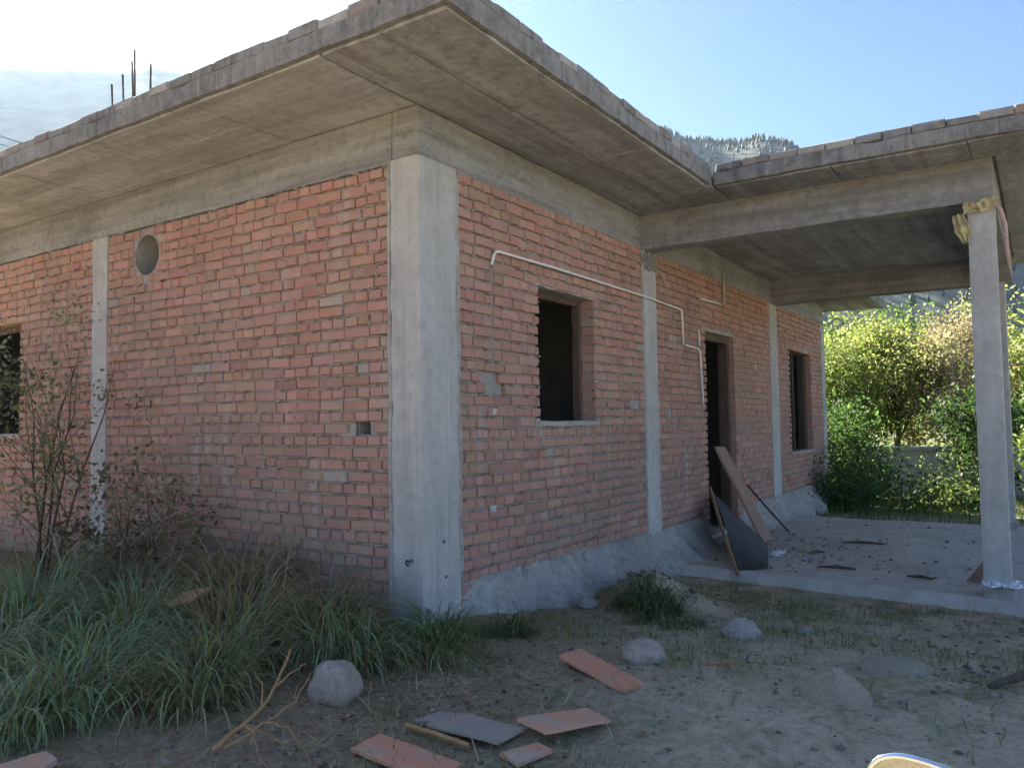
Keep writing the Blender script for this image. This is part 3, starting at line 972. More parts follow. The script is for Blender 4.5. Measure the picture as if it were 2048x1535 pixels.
plate('concrete_offcut', [(4.06, -2.70, -0.155), (4.00, -2.86, -0.155), (3.99, -2.865, 0.045), (4.0, -2.855, 0.05)], 0.025, 'plank', 'small pale triangular offcut leaning against the foot of the porch column', 'offcut', n=3)

def crumple(name, center, size, mat, label, cat, seed, flat=1.0, n=14):
    V, F = [], []
    for i in range(n + 1):
        for j in range(n + 1):
            s, t = i / n - 0.5, j / n - 0.5
            q = Vector((s * 5 + seed, t * 5, seed * 0.3))
            d = noise.noise_vector(q) * 0.5 + noise.noise_vector(q * 2.6) * 0.28
            p = Vector((s + d.x * 0.45, t + d.y * 0.45, abs(d.z) * flat))
            V.append(Vector(center) + Vector((p.x * size[0], p.y * size[1], p.z * size[2])))
    for i in range(n):
        for j in range(n):
            q = i * (n + 1) + j; F.append((q, q + n + 1, q + n + 2, q + 1))
    m = MB(); m.add(V, F)
    o = m.build(name, M[mat])
    sm = o.modifiers.new('thickness', 'SOLIDIFY'); sm.thickness = 0.003
    return tag(o, label, cat)
crumple('plastic_bag', (3.50, -3.00, -0.07), (0.26, 0.24, 0.11), 'whiteplastic', 'crumpled white plastic bag at the foot of the porch column', 'bag', 3.0)
crumple('plastic_scrap', (4.77, -0.9, -0.155), (0.34, 0.12, 0.05), 'whiteplastic', 'white plastic scrap on the porch floor beside the dark sheet', 'plastic', 7.0)

# yellow rag packed round the head of the near porch column, with a hanging tail
rag = MB()
def sheet_patch(fn, nu_, nv_):
    V = [fn(i / nu_, j / nv_) for i in range(nu_ + 1) for j in range(nv_ + 1)]
    F = []
    for i in range(nu_):
        for j in range(nv_):
            q = i * (nv_ + 1) + j; F.append((q, q + nv_ + 1, q + nv_ + 2, q + 1))
    rag.add(V, F)
def collar(s, t):
    y = -2.845 - 0.23 * s
    z = 2.895 + 0.095 * t + 0.02 * s
    q = Vector((y * 12, z * 14, 2.0))
    d = noise.noise(q) * 0.03 + noise.noise(q * 2.3) * 0.018
    return Vector((3.425 - abs(d) * 1.6, y + 0.02 * noise.noise(q * 1.3), z + 0.025 * noise.noise(q + Vector((5, 0, 0)))))
sheet_patch(collar, 26, 12)
ro = rag.build('rag', M['rag']); ro.modifiers.new('thickness', 'SOLIDIFY').thickness = 0.006
tag(ro, 'yellowish rag packed round the head of the porch column', 'rag')
rag = MB()
def tail(s, t):
    wd = 0.052 * math.sin(math.pi * min(1, 0.12 + 0.88 * t)) ** 0.7 + 0.012
    z = 2.90 - 0.24 * t
    y = -2.805 + (s - 0.5) * 2 * wd * 0.8 - 0.05 * t
    q = Vector((y * 15, z * 9, 6.0))
    return Vector((3.40 + 0.035 * noise.noise(q) + 0.02 * math.sin(s * 9), y + 0.012 * noise.noise(q * 2), z + 0.012 * noise.noise(q * 3)))
sheet_patch(tail, 9, 16)
to = rag.build('rag', M['rag']); to.modifiers.new('thickness', 'SOLIDIFY').thickness = 0.006
tag(to, 'hanging twist of yellow rag left of the porch column head', 'rag')
m = MB(); m.tube([(3.44, -3.05, 2.98), (3.46, -3.10, 2.90), (3.50, -3.125, 2.78), (3.52, -3.13, 2.62), (3.53, -3.135, 2.45)], [0.012, 0.018, 0.02, 0.016, 0.006], 6)
tag(m.build('hanging_cloth', M['drape'], smooth=True), 'thin faded cloth strip hanging down the right of the porch column', 'cloth')

# ------------------------------------------------------------------ stones
def rock(x, y, size, seed, mat, label, sink=0.3, flat=1.0, spike=0.0, rot=0.0):
    import bmesh
    bm = bmesh.new(); bmesh.ops.create_icosphere(bm, subdivisions=4, radius=1.0)
    for v in bm.verts:
        n_ = v.co.normalized()
        d = 1 + 0.22 * noise.noise(n_ * 1.3 + Vector((seed, 0, 0))) + 0.09 * noise.noise(n_ * 3.3 + Vector((0, seed, 0))) + 0.025 * noise.noise(n_ * 11)
        v.co = n_ * d
        if spike:
            k = max(0, v.co.z); v.co.x *= 1 - spike * k; v.co.y *= 1 - spike * k; v.co.z *= 1 + 0.3 * spike * k
            for ax in ((0.8, 0.3, 0.5), (-0.5, -0.7, 0.5), (-0.6, 0.6, 0.55)):
                a = Vector(ax).normalized(); e = v.co.dot(a) - 0.62
                if e > 0: v.co -= a * e * 0.85
        v.co = Vector((v.co.x * size[0], v.co.y * size[1], v.co.z * size[2]))
    me = bpy.data.meshes.new('rock'); bm.to_mesh(me); bm.free()
    me.materials.append(M[mat]); me.polygons.foreach_set('use_smooth', [True] * len(me.polygons))
    o = link(bpy.data.objects.new('rock', me))
    o.location = (x, y, ground_z(x, y) + size[2] * (1 - 2 * sink) * 0.85); o.rotation_euler = (0, 0, rot)
    return tag(o, label, 'rock', 'rocks lying in the yard')
rock(-1.24, -0.50, (0.115, 0.155, 0.115), 2.2, 'stone_pink', 'large rounded pinkish boulder at the edge of the long grass', 0.22, rot=-0.6)
rock(0.03, -1.49, (0.11, 0.135, 0.075), 5.1, 'stone_pink', 'flat smooth pinkish boulder behind the long fallen tile', 0.26, rot=-0.5)
rock(1.00, -1.70, (0.10, 0.115, 0.085), 8.4, 'stone_grey', 'rounded grey rock between the earth heap and the porch', 0.28, rot=0.4)
rock(-0.20, -2.50, (0.14, 0.16, 0.105), 11.7, 'stone_dusty', 'dusty peaked rock standing in the sandy yard', 0.36, spike=0.3, rot=0.3)
rock(0.62, -2.62, (0.16, 0.18, 0.04), 14.9, 'stone_dusty', 'low half buried slab of rock in the sandy yard', 0.3, rot=0.9)
rock(1.55, -1.95, (0.09, 0.06, 0.035), 17.3, 'stone_grey', 'small flat dark stone in front of the porch', 0.25)
rock(1.42, -0.42, (0.07, 0.08, 0.05), 19.3, 'stone_grey', 'small broken stone against the rough plinth', 0.25)

# ------------------------------------------------------------------ fallen tiles and boards
def gq(pts, lift=0.0):
    zc = sum(ground_z(x, y) for x, y in pts) / len(pts)
    return [(x, y, zc + 0.012 + (lift[k] if hasattr(lift, '__len__') else lift)) for k, (x, y) in enumerate(pts)]
plate('tile', gq([(-1.668, -1.031), (-1.503, -1.033), (-1.554, -1.482), (-1.726, -1.501)]), 0.014, 'tile_red', 'long reddish tile lying nearest the bottom edge left of the wood strip', 'tile', 'fallen tiles')
plate('tile', gq([(-1.323, -1.056), (-1.186, -1.078), (-1.137, -1.241), (-1.283, -1.23)]), 0.012, 'tile_grey', 'greyed tile tucked under the larger dark tile', 'tile', 'fallen tiles')
plate('tile', gq([(-1.357, -1.15), (-1.182, -1.245), (-1.184, -1.519), (-1.359, -1.503)], 0.014), 0.014, 'tile_grey', 'dark greyed tile in the middle of the fallen tiles', 'tile', 'fallen tiles')
plate('tile', gq([(-1.162, -1.472), (-0.847, -1.619), (-0.923, -1.772), (-1.227, -1.644)], (0.03, 0.005, 0.005, 0.03)), 0.014, 'tile_orange', 'orange tile smeared with grey cement, propped on its neighbour', 'tile', 'fallen tiles')
plate('tile', gq([(-1.404, -1.546), (-1.244, -1.616), (-1.275, -1.704), (-1.454, -1.662)]), 0.014, 'tile_orange', 'small broken orange tile at the front of the fallen tiles', 'tile', 'fallen tiles')
plate('tile', gq([(-0.325, -1.181), (-0.159, -1.219), (-0.465, -1.723), (-0.605, -1.676)], (0.02, 0.02, 0.0, 0.0)), 0.014, 'tile_red', 'long red tile lying in front of the flat boulder', 'tile', 'fallen tiles')
plate('tile', gq([(-2.50, -0.036), (-2.323, -0.066), (-2.344, -0.179), (-2.52, -0.284)], 0.01), 0.02, 'tile_orange', 'pale orange tile piece at the lower left corner by the grass', 'tile', 'fallen tiles')
plate('tile', [(-1.12, 0.99, 0.225), (-0.92, 1.12, 0.25), (-0.81, 1.01, 0.27), (-1.03, 0.90, 0.245)], 0.014, 'tile_orange', 'pink tile caught up in the long grass by the side wall', 'tile', 'fallen tiles')
z = ground_z(-1.4, -1.24)
stick('wood_strip', [(-1.392, -1.072, z + 0.03), (-1.40, -1.24, z + 0.028), (-1.412, -1.409, z + 0.022)], 0.011, 'freshwood', 'bright orange wood strip lying beside the dark tile', 'stick', 4)
stick('dry_twig', [(0.42, -2.72, ground_z(.42, -2.72) + 0.03), (0.1, -2.62, ground_z(.1, -2.62) + 0.06), (-0.12, -2.62, ground_z(-.12, -2.62) + 0.02)], 0.006, 'stickwood', 'thin stick resting against the dusty peaked rock', 'stick')
stick('dry_twig', [(-0.05, -1.85, ground_z(-.05, -1.85) + 0.015), (0.1, -2.02, ground_z(.1, -2.02) + 0.015)], 0.007, 'freshwood', 'short pale stick on the ground right of the long red tile', 'stick')
# dark fallen branch at the right edge
stick('fallen_branch', [(0.55, -3.05, ground_z(.55, -3.05) + 0.02), (0.85, -3.2, ground_z(.85, -3.2) + 0.05), (1.3, -3.45, ground_z(1.3, -3.45) + 0.07), (1.8, -3.8, ground_z(1.8, -3.8) + 0.04)], [0.012, 0.028, 0.032, 0.02], 'bark', 'dark fallen branch at the right edge of the yard', 'branch')
# dead branch in front of the grass
br = MB()
gz0 = 0.02
def twig(pts, r0):
    P = [Vector(p) for p in pts]; out = []
    for k in range(len(P) - 1):
        for t in (0, .33, .66): out.append(P[k].lerp(P[k + 1], t) + Vector((random.uniform(-1, 1), random.uniform(-1, 1), random.uniform(-1, 1))) * 0.006)
    out.append(P[-1]); n_ = len(out)
    br.tube(out, [r0 * (1 - 0.75 * i / n_) for i in range(n_)], 6)
twig([(-2.02, -0.66, 0.05), (-1.86, -0.62, 0.08), (-1.66, -0.55, 0.12), (-1.47, -0.44, 0.22), (-1.40, -0.38, 0.24), (-1.36, -0.32, 0.21)], 0.010)
twig([(-1.98, -0.68, 0.05), (-1.80, -0.69, 0.09), (-1.62, -0.66, 0.12), (-1.46, -0.58, 0.18)], 0.0065)
twig([(-1.80, -0.69, 0.09), (-1.76, -0.78, 0.08), (-1.80, -0.90, 0.05), (-1.86, -1.02, 0.02)], 0.0065)
twig([(-1.86, -0.64, 0.09), (-1.88, -0.72, 0.09), (-1.95, -0.84, 0.05), (-1.99, -0.95, 0.03)], 0.005)
twig([(-1.84, -0.66, 0.09), (-1.84, -0.74, 0.07), (-1.82, -0.82, 0.04)], 0.004)
twig([(-1.60, -0.53, 0.15), (-1.53, -0.54, 0.20), (-1.47, -0.57, 0.22)], 0.004)
twig([(-1.72, -0.58, 0.11), (-1.66, -0.50, 0.17), (-1.62, -0.40, 0.20)], 0.004)
tag(br.build('dead_branch', M['freshwood'], smooth=True), 'dead straw-coloured forked branch lying in front of the long grass', 'branch')

# ------------------------------------------------------------------ grass
def blades(base, az, L, W, a0, bend, cols, K=7):
    n = len(base)
    t = np.linspace(0, 1, K)
    ang = a0[:, None] + bend[:, None] * t[None, :] ** 1.2
    ds = L[:, None] / (K - 1)
    hor = np.concatenate([np.zeros((n, 1)), np.cumsum(np.sin(ang[:, :-1]) * ds, 1)], 1)
    ver = np.concatenate([np.zeros((n, 1)), np.cumsum(np.cos(ang[:, :-1]) * ds, 1)], 1)
    cx = base[:, 0:1] + hor * np.cos(az)[:, None]
    cy = base[:, 1:2] + hor * np.sin(az)[:, None]
    cz = base[:, 2:3] + ver
    w = W[:, None] * (1 - t[None, :] ** 2.2) * 0.5 + 0.0006
    px, py = -np.sin(az)[:, None], np.cos(az)[:, None]
    A = np.stack([cx + px * w, cy + py * w, cz], 2); B = np.stack([cx - px * w, cy - py * w, cz], 2)
    V = np.stack([A, B], 2).reshape(n * K * 2, 3)
    o = (np.arange(n) * K * 2)[:, None] + (np.arange(K - 1) * 2)[None, :]
    o = o.ravel()
    F = np.stack([o, o + 1, o + 3, o + 2], 1)
    return V, F, np.repeat(cols, K * 2, axis=0)
def grass_cols(n, dry=0.12, base=(0.27, 0.285, 0.17)):
    c = np.array(base)[None, :] * rng.uniform(0.55, 1.5, (n, 1)) * rng.uniform(0.88, 1.12, (n, 3))
    d = rng.random(n) < dry
    c[d] = np.array((0.30, 0.23, 0.11)) * rng.uniform(0.6, 1.2, (d.sum(), 1))
    return c
def clump(x, y, r, n, L, label, dry=0.18, W=0.0085, base=(0.27, 0.285, 0.17)):
    n = int(n * 1.6)
    a = rng.uniform(0, 2 * np.pi, n); q = r * 1.15 * np.sqrt(rng.random(n))
    bx, by = x + np.cos(a) * q, y + np.sin(a) * q
    bz = np.array([ground_z(u, v) - 0.02 for u, v in zip(bx, by)])
    az = a + rng.normal(0, 0.6, n)
    k1, k2 = random.uniform(0.85, 1.15), random.uniform(0.8, 1.2)
    ln = rng.uniform(0.35, 1.4, n) * L * k1 * 0.92
    bd = np.where(rng.random(n) < 0.2, rng.uniform(2.8, 4.0, n), rng.uniform(1.5, 3.2, n)) * k2
    cc = grass_cols(n, dry * random.uniform(0.6, 2.2), tuple(b_ * random.uniform(0.8, 1.15) for b_ in base))
    V, F, C = blades(np.stack([bx, by, bz], 1), az, ln, rng.uniform(0.4, 1.4, n) * W, np.abs(rng.normal(0.3, 0.3, n)), bd, cc)
    return tag(np_obj('grass_clump', V, F, M['grass'], tint=C), label, 'grass', 'clumps of long grass')
CL = [(-0.45, 0.42, 0.16, 260, 0.62, 'arching long grass clump nearest the corner column along the side wall'),
      (-0.72, 0.10, 0.17, 300, 0.60, 'dense drooping grass clump just behind the large boulder'),
      (-0.95, 0.55, 0.20, 320, 0.66, 'tall dark grass clump in front of the pink tile'),
      (-1.30, 0.30, 0.20, 300, 0.50, 'grass clump rising behind the dead branch'),
      (-1.62, 0.02, 0.18, 260, 0.42, 'low grass clump directly left of the dead branch fork'),
      (-0.42, 1.25, 0.2, 280, 0.60, 'shaded grass clump against the side wall behind the pink tile'),
      (-1.02, 1.45, 0.24, 300, 0.62, 'broad grass clump left of the pink tile'),
      (-1.55, 0.88, 0.24, 320, 0.55, 'arching grass clump in the middle of the left grass'),
      (-1.95, 0.42, 0.2, 280, 0.46, 'grass clump above the lower left tile piece'),
      (-0.55, 2.15, 0.25, 300, 0.62, 'grass clump under the leafy shrub at the side wall'),
      (-1.30, 2.2, 0.26, 300, 0.62, 'far left grass clump in front of the leafy shrub'),
      (-1.85, 1.45, 0.24, 300, 0.55, 'grass clump at the left picture edge'),
      (-2.25, 0.35, 0.14, 160, 0.34, 'short dry grass clump beside the lower left tile piece'),
      (-0.60, 3.1, 0.3, 280, 0.66, 'distant grass clump by the side wall column')]
for c in CL: clump(*c)
clump(-0.28, -0.28, 0.17, 340, 0.34, 'bright green grass tuft at the foot of the corner column', 0.08, 0.007, (0.085, 0.15, 0.045))
clump(-0.52, -0.52, 0.15, 260, 0.26, 'thin drying grass tuft in front of the corner column', 0.5, 0.005)
clump(-0.80, -0.22, 0.16, 260, 0.40, 'dark grass tuft between the boulder and the corner column', 0.2, 0.008)
clump(0.15, -0.55, 0.12, 200, 0.20, 'small green tuft at the foot of the rough plinth', 0.15, 0.006, (0.055, 0.10, 0.035))
clump(1.55, -0.85, 0.2, 360, 0.26, 'green tuft growing on the near side of the earth heap', 0.1, 0.006, (0.05, 0.095, 0.03))
clump(1.15, -1.15, 0.22, 300, 0.16, 'low green tuft between the earth heap and the grey rock', 0.2, 0.005, (0.06, 0.10, 0.035))

def scatter(n, reg, dens, L, W, cols, lean=(0.1, 0.8), lift=-0.004):
    bx = rng.uniform(reg[0], reg[1], n); by = rng.uniform(reg[2], reg[3], n)
    k = np.array([dens(u, v) for u, v in zip(bx, by)]) > rng.random(n)
    bx, by = bx[k], by[k]; n = len(bx)
    bz = np.array([ground_z(u, v, True) + lift for u, v in zip(bx, by)])
    return blades(np.stack([bx, by, bz], 1), rng.uniform(0, 6.28, n), rng.uniform(0.4, 1.2, n) * L, np.full(n, W) * rng.uniform(0.6, 1.3, n), rng.uniform(lean[0], lean[1], n), rng.uniform(0.2, 1.5, n) if lift < 0 else rng.uniform(-0.1, 0.35, n), cols(n), 4)
def house_in(x, y):
    return (x > -0.02 and y > -0.05 and x < 11.6 and y < 9) or (3.3 < x < 8.5 and -3.45 < y < 0)
def gdens(x, y):
    if house_in(x, y): return 0
    if x > 0 and y > -0.3: return 0
    q = noise.noise(Vector((x * 0.9, y * 0.9, 5.0))) + 0.6 * noise.noise(Vector((x * 2.7, y * 2.7, 9.0)))
    e = math.exp(-((x - 3.15) / 0.5) ** 2) * (0.55 if y < -0.9 else 0.25)                 # strip along the porch edge
    e += 0.5 * math.exp(-((x - 0.9) / 0.9) ** 2 - ((y + 1.9) / 0.5) ** 2)
    e += 0.9 * sstep((-x - 0.1) / 0.4) * sstep((y + 0.15) / 0.5)
    e += 0.35 * sstep((x - 8.4) / 0.8) + 0.3 * sstep((-y - 3.4) / 0.8)
    return max(0.0, 0.5 * (q - 0.02) + e * (0.6 + q) + 0.03)
V, F, C = scatter(120000, (-3.2, 4.0, -4.4, 2.6), gdens, 0.07, 0.0045, lambda n: grass_cols(n, 0.3, (0.17, 0.19, 0.085)))
tag(np_obj('short_grass', V, F, M['grass'], tint=C), 'thin short grass growing over the yard earth', 'grass', kind='stuff')
V, F, C = scatter(42000, (7.5, 30.0, -9.0, 6.0), lambda x, y: 0.0 if house_in(x, y) else 0.85, 0.20, 0.012, lambda n: grass_cols(n, 0.15, (0.085, 0.13, 0.04)))
tag(np_obj('rough_grass', V, F, M['grass'], tint=C), 'rough green grass beyond the porch floor', 'grass', kind='stuff')
V, F, C = scatter(11000, (-3.0, 3.6, -3.6, 0.3), lambda x, y: 0 if house_in(x, y) else 0.15 + 0.8 * math.exp(-((x + 1.1) / 0.9) ** 2 - ((y + 1.0) / 0.8) ** 2), 0.14, 0.0035, lambda n: np.array((0.52, 0.41, 0.25))[None, :] * rng.uniform(0.35, 1.1, (n, 1)), (1.2, 1.5), 0.012)
tag(np_obj('straw_litter', V, F, M['tint'], tint=C), 'dry straw litter strewn over the earth near the tiles', 'straw', kind='stuff')

# fallen leaves
def litter(n, reg, dens, size, zf):
    P = []
    while len(P) < n:
        x, y = random.uniform(reg[0], reg[1]), random.uniform(reg[2], reg[3])
        if random.random() < dens(x, y): P.append((x, y, zf(x, y) + random.uniform(0.004, 0.012)))
    P = np.array(P); a = rng.uniform(0, 6.28, n); s_ = size * rng.uniform(0.5, 1.4, n)
    d = np.stack([np.cos(a), np.sin(a), rng.normal(0, 0.25, n)], 1) * s_[:, None]
    u = np.stack([-np.sin(a), np.cos(a), rng.normal(0, 0.35, n)], 1) * (s_ * rng.uniform(0.2, 0.4, n))[:, None]
    up = np.array((0, 0, 1.0)) * (s_ * rng.uniform(0.0, 0.3, n))[:, None]
    V = np.stack([P, P + d * 0.5 + u + up, P + d, P + d * 0.5 - u + up], 1).reshape(-1, 3)
    c = np.array([(0.36, 0.24, 0.13), (0.25, 0.16, 0.10), (0.46, 0.36, 0.20), (0.18, 0.13, 0.09)])[rng.integers(0, 4, n)] * rng.uniform(0.6, 1.2, (n, 1))
    return V, np.arange(n * 4).reshape(n, 4), np.repeat(c, 4, axis=0)
V, F, C = litter(1100, (-2.8, 3.2, -3.4, 0.1), lambda x, y: 0 if house_in(x, y) or (x > 0 and y > -0.3) else 0.01 + 0.9 * math.exp(-((x + 0.9) / 0.9) ** 2 - ((y + 0.8) / 0.6) ** 2) + 0.3 * math.exp(-((x - 2.9) / 0.35) ** 2), 0.028, lambda x, y: ground_z(x, y, True))
tag(np_obj('leaf_litter', V, F, M['tint'], tint=C), 'brown dead leaves and chips littering the earth', 'litter', kind='stuff')
V, F, C = litter(110, (3.8, 8.2, -2.8, -0.3), lambda x, y: 0.15 + math.exp(-((x - 5.2) / 1.0) ** 2 - ((y + 0.9) / 0.6) ** 2), 0.05, lambda x, y: -0.165)
tag(np_obj('porch_litter', V, F, M['tint'], tint=C), 'dead leaves and shavings on the porch floor', 'litter', kind='stuff')

# pebbles and clods
def pebbles(n, reg, smin, smax, dens, lift=None):
    V, F, C = [], [], []
    for _ in range(n):
        x, y = random.uniform(reg[0], reg[1]), random.uniform(reg[2], reg[3])
        if random.random() > dens(x, y): continue
        s = smin + (smax - smin) * random.random() ** 3.5
        z = (ground_z(x, y, True) if lift is None else lift) + s * 0.15
        b = len(V); k = random.uniform(0.5, 1.25)
        c = random.choice([(0.36, 0.33, 0.28), (0.28, 0.25, 0.21), (0.32, 0.25, 0.20), (0.22, 0.18, 0.14)])
        for d in ((1, 0, 0), (0, 1, 0), (-1, 0, 0), (0, -1, 0), (0, 0, 0.7), (0, 0, -0.6)):
            V.append((x + d[0] * s * random.uniform(.6, 1.2), y + d[1] * s * random.uniform(.6, 1.2), z + d[2] * s * random.uniform(.6, 1.1)))
            C.append(tuple(v * k for v in c))
        for a in range(4):
            F.append((b + a, b + (a + 1) % 4, b + 4)); F.append((b + (a + 1) % 4, b + a, b + 5))
    return np_obj('pebbles', V, F, M['tint'], tint=np.array(C))
tag(pebbles(6000, (-2.8, 3.4, -4.2, 0.0), 0.004, 0.026, lambda x, y: 0 if house_in(x, y) else 0.5), 'small stones and clods scattered over the sandy yard', 'pebbles', kind='stuff')
o = pebbles(500, (1.4, 2.7, -1.15, -0.35), 0.010, 0.05, lambda x, y: math.exp(-((x - 2.15) / 0.35) ** 2 - ((y + 0.72) / 0.25) ** 2))
o.name = 'heap_rubble'; tag(o, 'broken brick and clods on the earth heap by the front wall', 'rubble', kind='stuff')
o = pebbles(900, (3.75, 8.2, -2.8, -0.3), 0.005, 0.028, lambda x, y: math.exp(-((x - 5.0) / 1.6) ** 2 - ((y + 0.9) / 0.9) ** 2) + 0.12, -0.162)
o.name = 'rubble_crumbs'; tag(o, 'crumbs of rubble and dirt on the porch floor', 'rubble', kind='stuff')
for i, (x, y, a, l, lb) in enumerate(((4.15, -1.62, 0.1, 0.34, 'dark splinter of wood on the near porch floor'), (4.0, -2.35, -0.2, 0.22, 'short dark wood chip near the porch column'), (5.9, -1.55, 0.2, 0.45, 'dark lath lying towards the back of the porch floor'), (5.0, -1.25, 0.9, 0.2, 'dark scrap of bark on the middle of the porch floor'))):
    m = MB(); c, s = math.cos(1.57 + a), math.sin(1.57 + a)
    m.tube([(x - c * l / 2, y - s * l / 2, -0.148), (x, y, -0.138), (x + c * l / 2, y + s * l / 2, -0.148)], [0.010, 0.018, 0.008], 5)
    tag(m.build('wood_splinter', M['bark']), lb, 'splinter')

# ------------------------------------------------------------------ trees, shrubs
def leaves(centers, size, cols, droop=0.3):
    n = len(centers)
    d = rng.normal(0, 1, (n, 3)); d[:, 2] -= droop; d /= np.linalg.norm(d, axis=1)[:, None]
    u = rng.normal(0, 1, (n, 3)); u -= (u * d).sum(1)[:, None] * d; u /= np.linalg.norm(u, axis=1)[:, None]
    s = (size * rng.uniform(0.6, 1.35, n))[:, None]
    nn = np.cross(d, u)
    V = np.stack([centers, centers + d * s * 0.5 + u * s * 0.27 + nn * s * 0.06, centers + d * s, centers + d * s * 0.5 - u * s * 0.27 + nn * s * 0.06], 1).reshape(-1, 3)
    F = np.arange(n * 4).reshape(n, 4)
    return V, F, np.repeat(cols, 4, axis=0)

def tree(name, label, cat, base, H, crown, n_cl, n_lf, lsize, pal, tr=0.05, seed=1, bark='bark', stems=1, spread=0.36, group=None, low=0.2):
    rr = random.Random(seed)
    root = empty(name, base)
    tag(root, label, cat, group)
    tk = MB()
    heads = []
    cl = []
    for _ in range(n_cl):
        while True:
            q = Vector((rr.uniform(-1, 1), rr.uniform(-1, 1), rr.uniform(-1, 1)))
            if q.length < 1 and q.length > 0.25: break
        cl.append(Vector((q.x * crown[0], q.y * crown[1], H * (low + (1 - low) * 0.5) + q.z * H * (1 - low) * 0.5)))
    for s in range(stems):
        lean = Vector((rr.uniform(-.25, .25), rr.uniform(-.25, .25), 0)) * (1 if stems > 1 else 0.4)
        off = Vector((rr.uniform(-.2, .2), rr.uniform(-.2, .2), 0)) * (1 if stems > 1 else 0)
        pts = [off + lean * (H * t) + Vector((rr.uniform(-.04, .04), rr.uniform(-.04, .04), 0)) * H * t + Vector((0, 0, H * 0.82 * t - (0.1 if t == 0 else 0))) for t in (0, .25, .5, .75, 1)]
        tk.tube(pts, [tr, tr * .85, tr * .65, tr * .45, tr * .2], 7)
        heads.append(pts)
    for k, c in enumerate(cl):
        pts = heads[k % stems]
        zt = max(0.12, min(0.9, (c.z / H) * 0.75 - 0.05)); i = min(3, int(zt * 4)); f = zt * 4 - i
        p = pts[i].lerp(pts[i + 1], f)
        mid = p.lerp(c, 0.5) + Vector((rr.uniform(-.06, .06), rr.uniform(-.06, .06), 0.06 * H * rr.random()))
        tk.tube([p, mid, c], [tr * .38, tr * .26, tr * .1], 5)
        for _ in range(3):
            e = c + Vector((rr.gauss(0, 1), rr.gauss(0, 1), rr.gauss(0, 1))) * spread * crown[0] * 0.8
            tk.tube([mid.lerp(c, rr.random()), c.lerp(e, 0.5) + Vector((0, 0, .03)), e], [tr * .14, tr * .1, tr * .05], 4)
    tk.build('trunk', M[bark], root, True)
    per = n_lf // n_cl
    P, Cc = [], []
    for c in cl:
        sg = spread * crown[0] * rr.uniform(0.4, 1.1)
        # small leafy sprigs inside each clump
        ns = max(3, per // 14)
        sp = np.array(c) + rng.normal(0, 1, (ns, 3)) * np.array((sg, sg, sg * 0.85))
        w = rng.integers(0, ns, per)
        P.append(sp[w] + rng.normal(0, 1, (per, 3)) * lsize * 1.6)
        b = np.array(rr.choice(pal)) * rr.uniform(0.5, 1.35)
        sc = rng.uniform(0.7, 1.35, (ns, 1))
        Cc.append(b[None, :] * sc[w] * rng.uniform(0.8, 1.2, (per, 1)))
    P = np.concatenate(P); Cc = np.concatenate(Cc)
    P[:, 2] = np.maximum(P[:, 2], 0.02)
    V, F, C = leaves(P, lsize, Cc)
    np_obj('crown', V, F, M['leaf'], root, tint=C)
    return root
G1 = [(0.16, 0.20, 0.07), (0.21, 0.23, 0.08), (0.12, 0.17, 0.06), (0.25, 0.26, 0.10)]
G2 = [(0.075, 0.12, 0.045), (0.09, 0.14, 0.05), (0.06, 0.10, 0.04)]
RD = [(0.36, 0.24, 0.21), (0.34, 0.22, 0.18), (0.29, 0.26, 0.16), (0.40, 0.30, 0.26)]
YL = [(0.31, 0.28, 0.13), (0.25, 0.25, 0.11), (0.20, 0.22, 0.09)]
gb = -0.28
tree('tree', 'sunlit yellow green tree next to the far end of the house', 'tree', (15.6, 1.0, gb), 3.3, (1.35, 1.25), 34, 22000, 0.08, G1, 0.06, 3, group='trees beyond the low wall')
tree('tree', 'bright green tree between the house end and the reddish tree', 'tree', (16.2, -0.55, gb), 4.05, (1.0, 1.0), 32, 20000, 0.08, G1 + YL, 0.06, 5, group='trees beyond the low wall')
tree('tree', 'thin reddish tree with pale stems left of the porch column', 'tree', (15.4, -1.85, gb), 3.85, (0.8, 0.85), 34, 9000, 0.065, RD, 0.035, 8, 'palebark', 4, 0.34, group='trees beyond the low wall')
tree('tree', 'green tree filling the gap behind the reddish tree', 'tree', (19.0, -2.3, gb), 3.9, (1.9, 1.7), 26, 10000, 0.14, YL + G1, 0.07, 13, group='trees beyond the low wall')
tree('tree', 'yellowing tree at the right picture edge beyond the porch', 'tree', (16.0, -4.1, gb), 3.6, (1.2, 1.2), 24, 10000, 0.10, YL + G1, 0.06, 21, group='trees beyond the low wall')
tree('tree', 'dark tree far behind the house end', 'tree', (21.0, 1.2, gb), 4.0, (2.0, 2.0), 24, 10000, 0.15, G2 + G1, 0.08, 33, group='trees beyond the low wall')
tree('shrub', 'dark leafy shrub before the low wall just left of the porch column', 'shrub', (12.9, -2.35, gb), 2.1, (0.62, 0.62), 18, 5200, 0.085, G2, 0.03, 41, stems=3, low=0.12)
tree('shrub', 'dark green shrub growing against the far end of the house', 'shrub', (12.6, 0.35, gb), 1.9, (0.9, 0.8), 18, 5200, 0.09, G2, 0.03, 43, stems=3, low=0.1)
tree('shrub', 'low tangled shrub in front of the grey low wall', 'shrub', (12.4, -0.35, gb), 1.0, (0.7, 0.6), 18, 4200, 0.08, G2 + [(0.09, 0.09, 0.05)], 0.02, 45, stems=4, low=0.05)
tree('shrub', 'low green shrub at the far edge of the porch floor', 'shrub', (10.6, -0.6, gb), 0.6, (0.65, 0.55), 14, 3200, 0.07, G2, 0.015, 47, stems=4, low=0.05)
tree('shrub', 'small weedy shrub beyond the porch floor below the dark shrub', 'shrub', (11.2, -1.9, gb), 0.4, (0.6, 0.7), 12, 2400, 0.07, G2 + G1, 0.012, 49, stems=4, low=0.05)
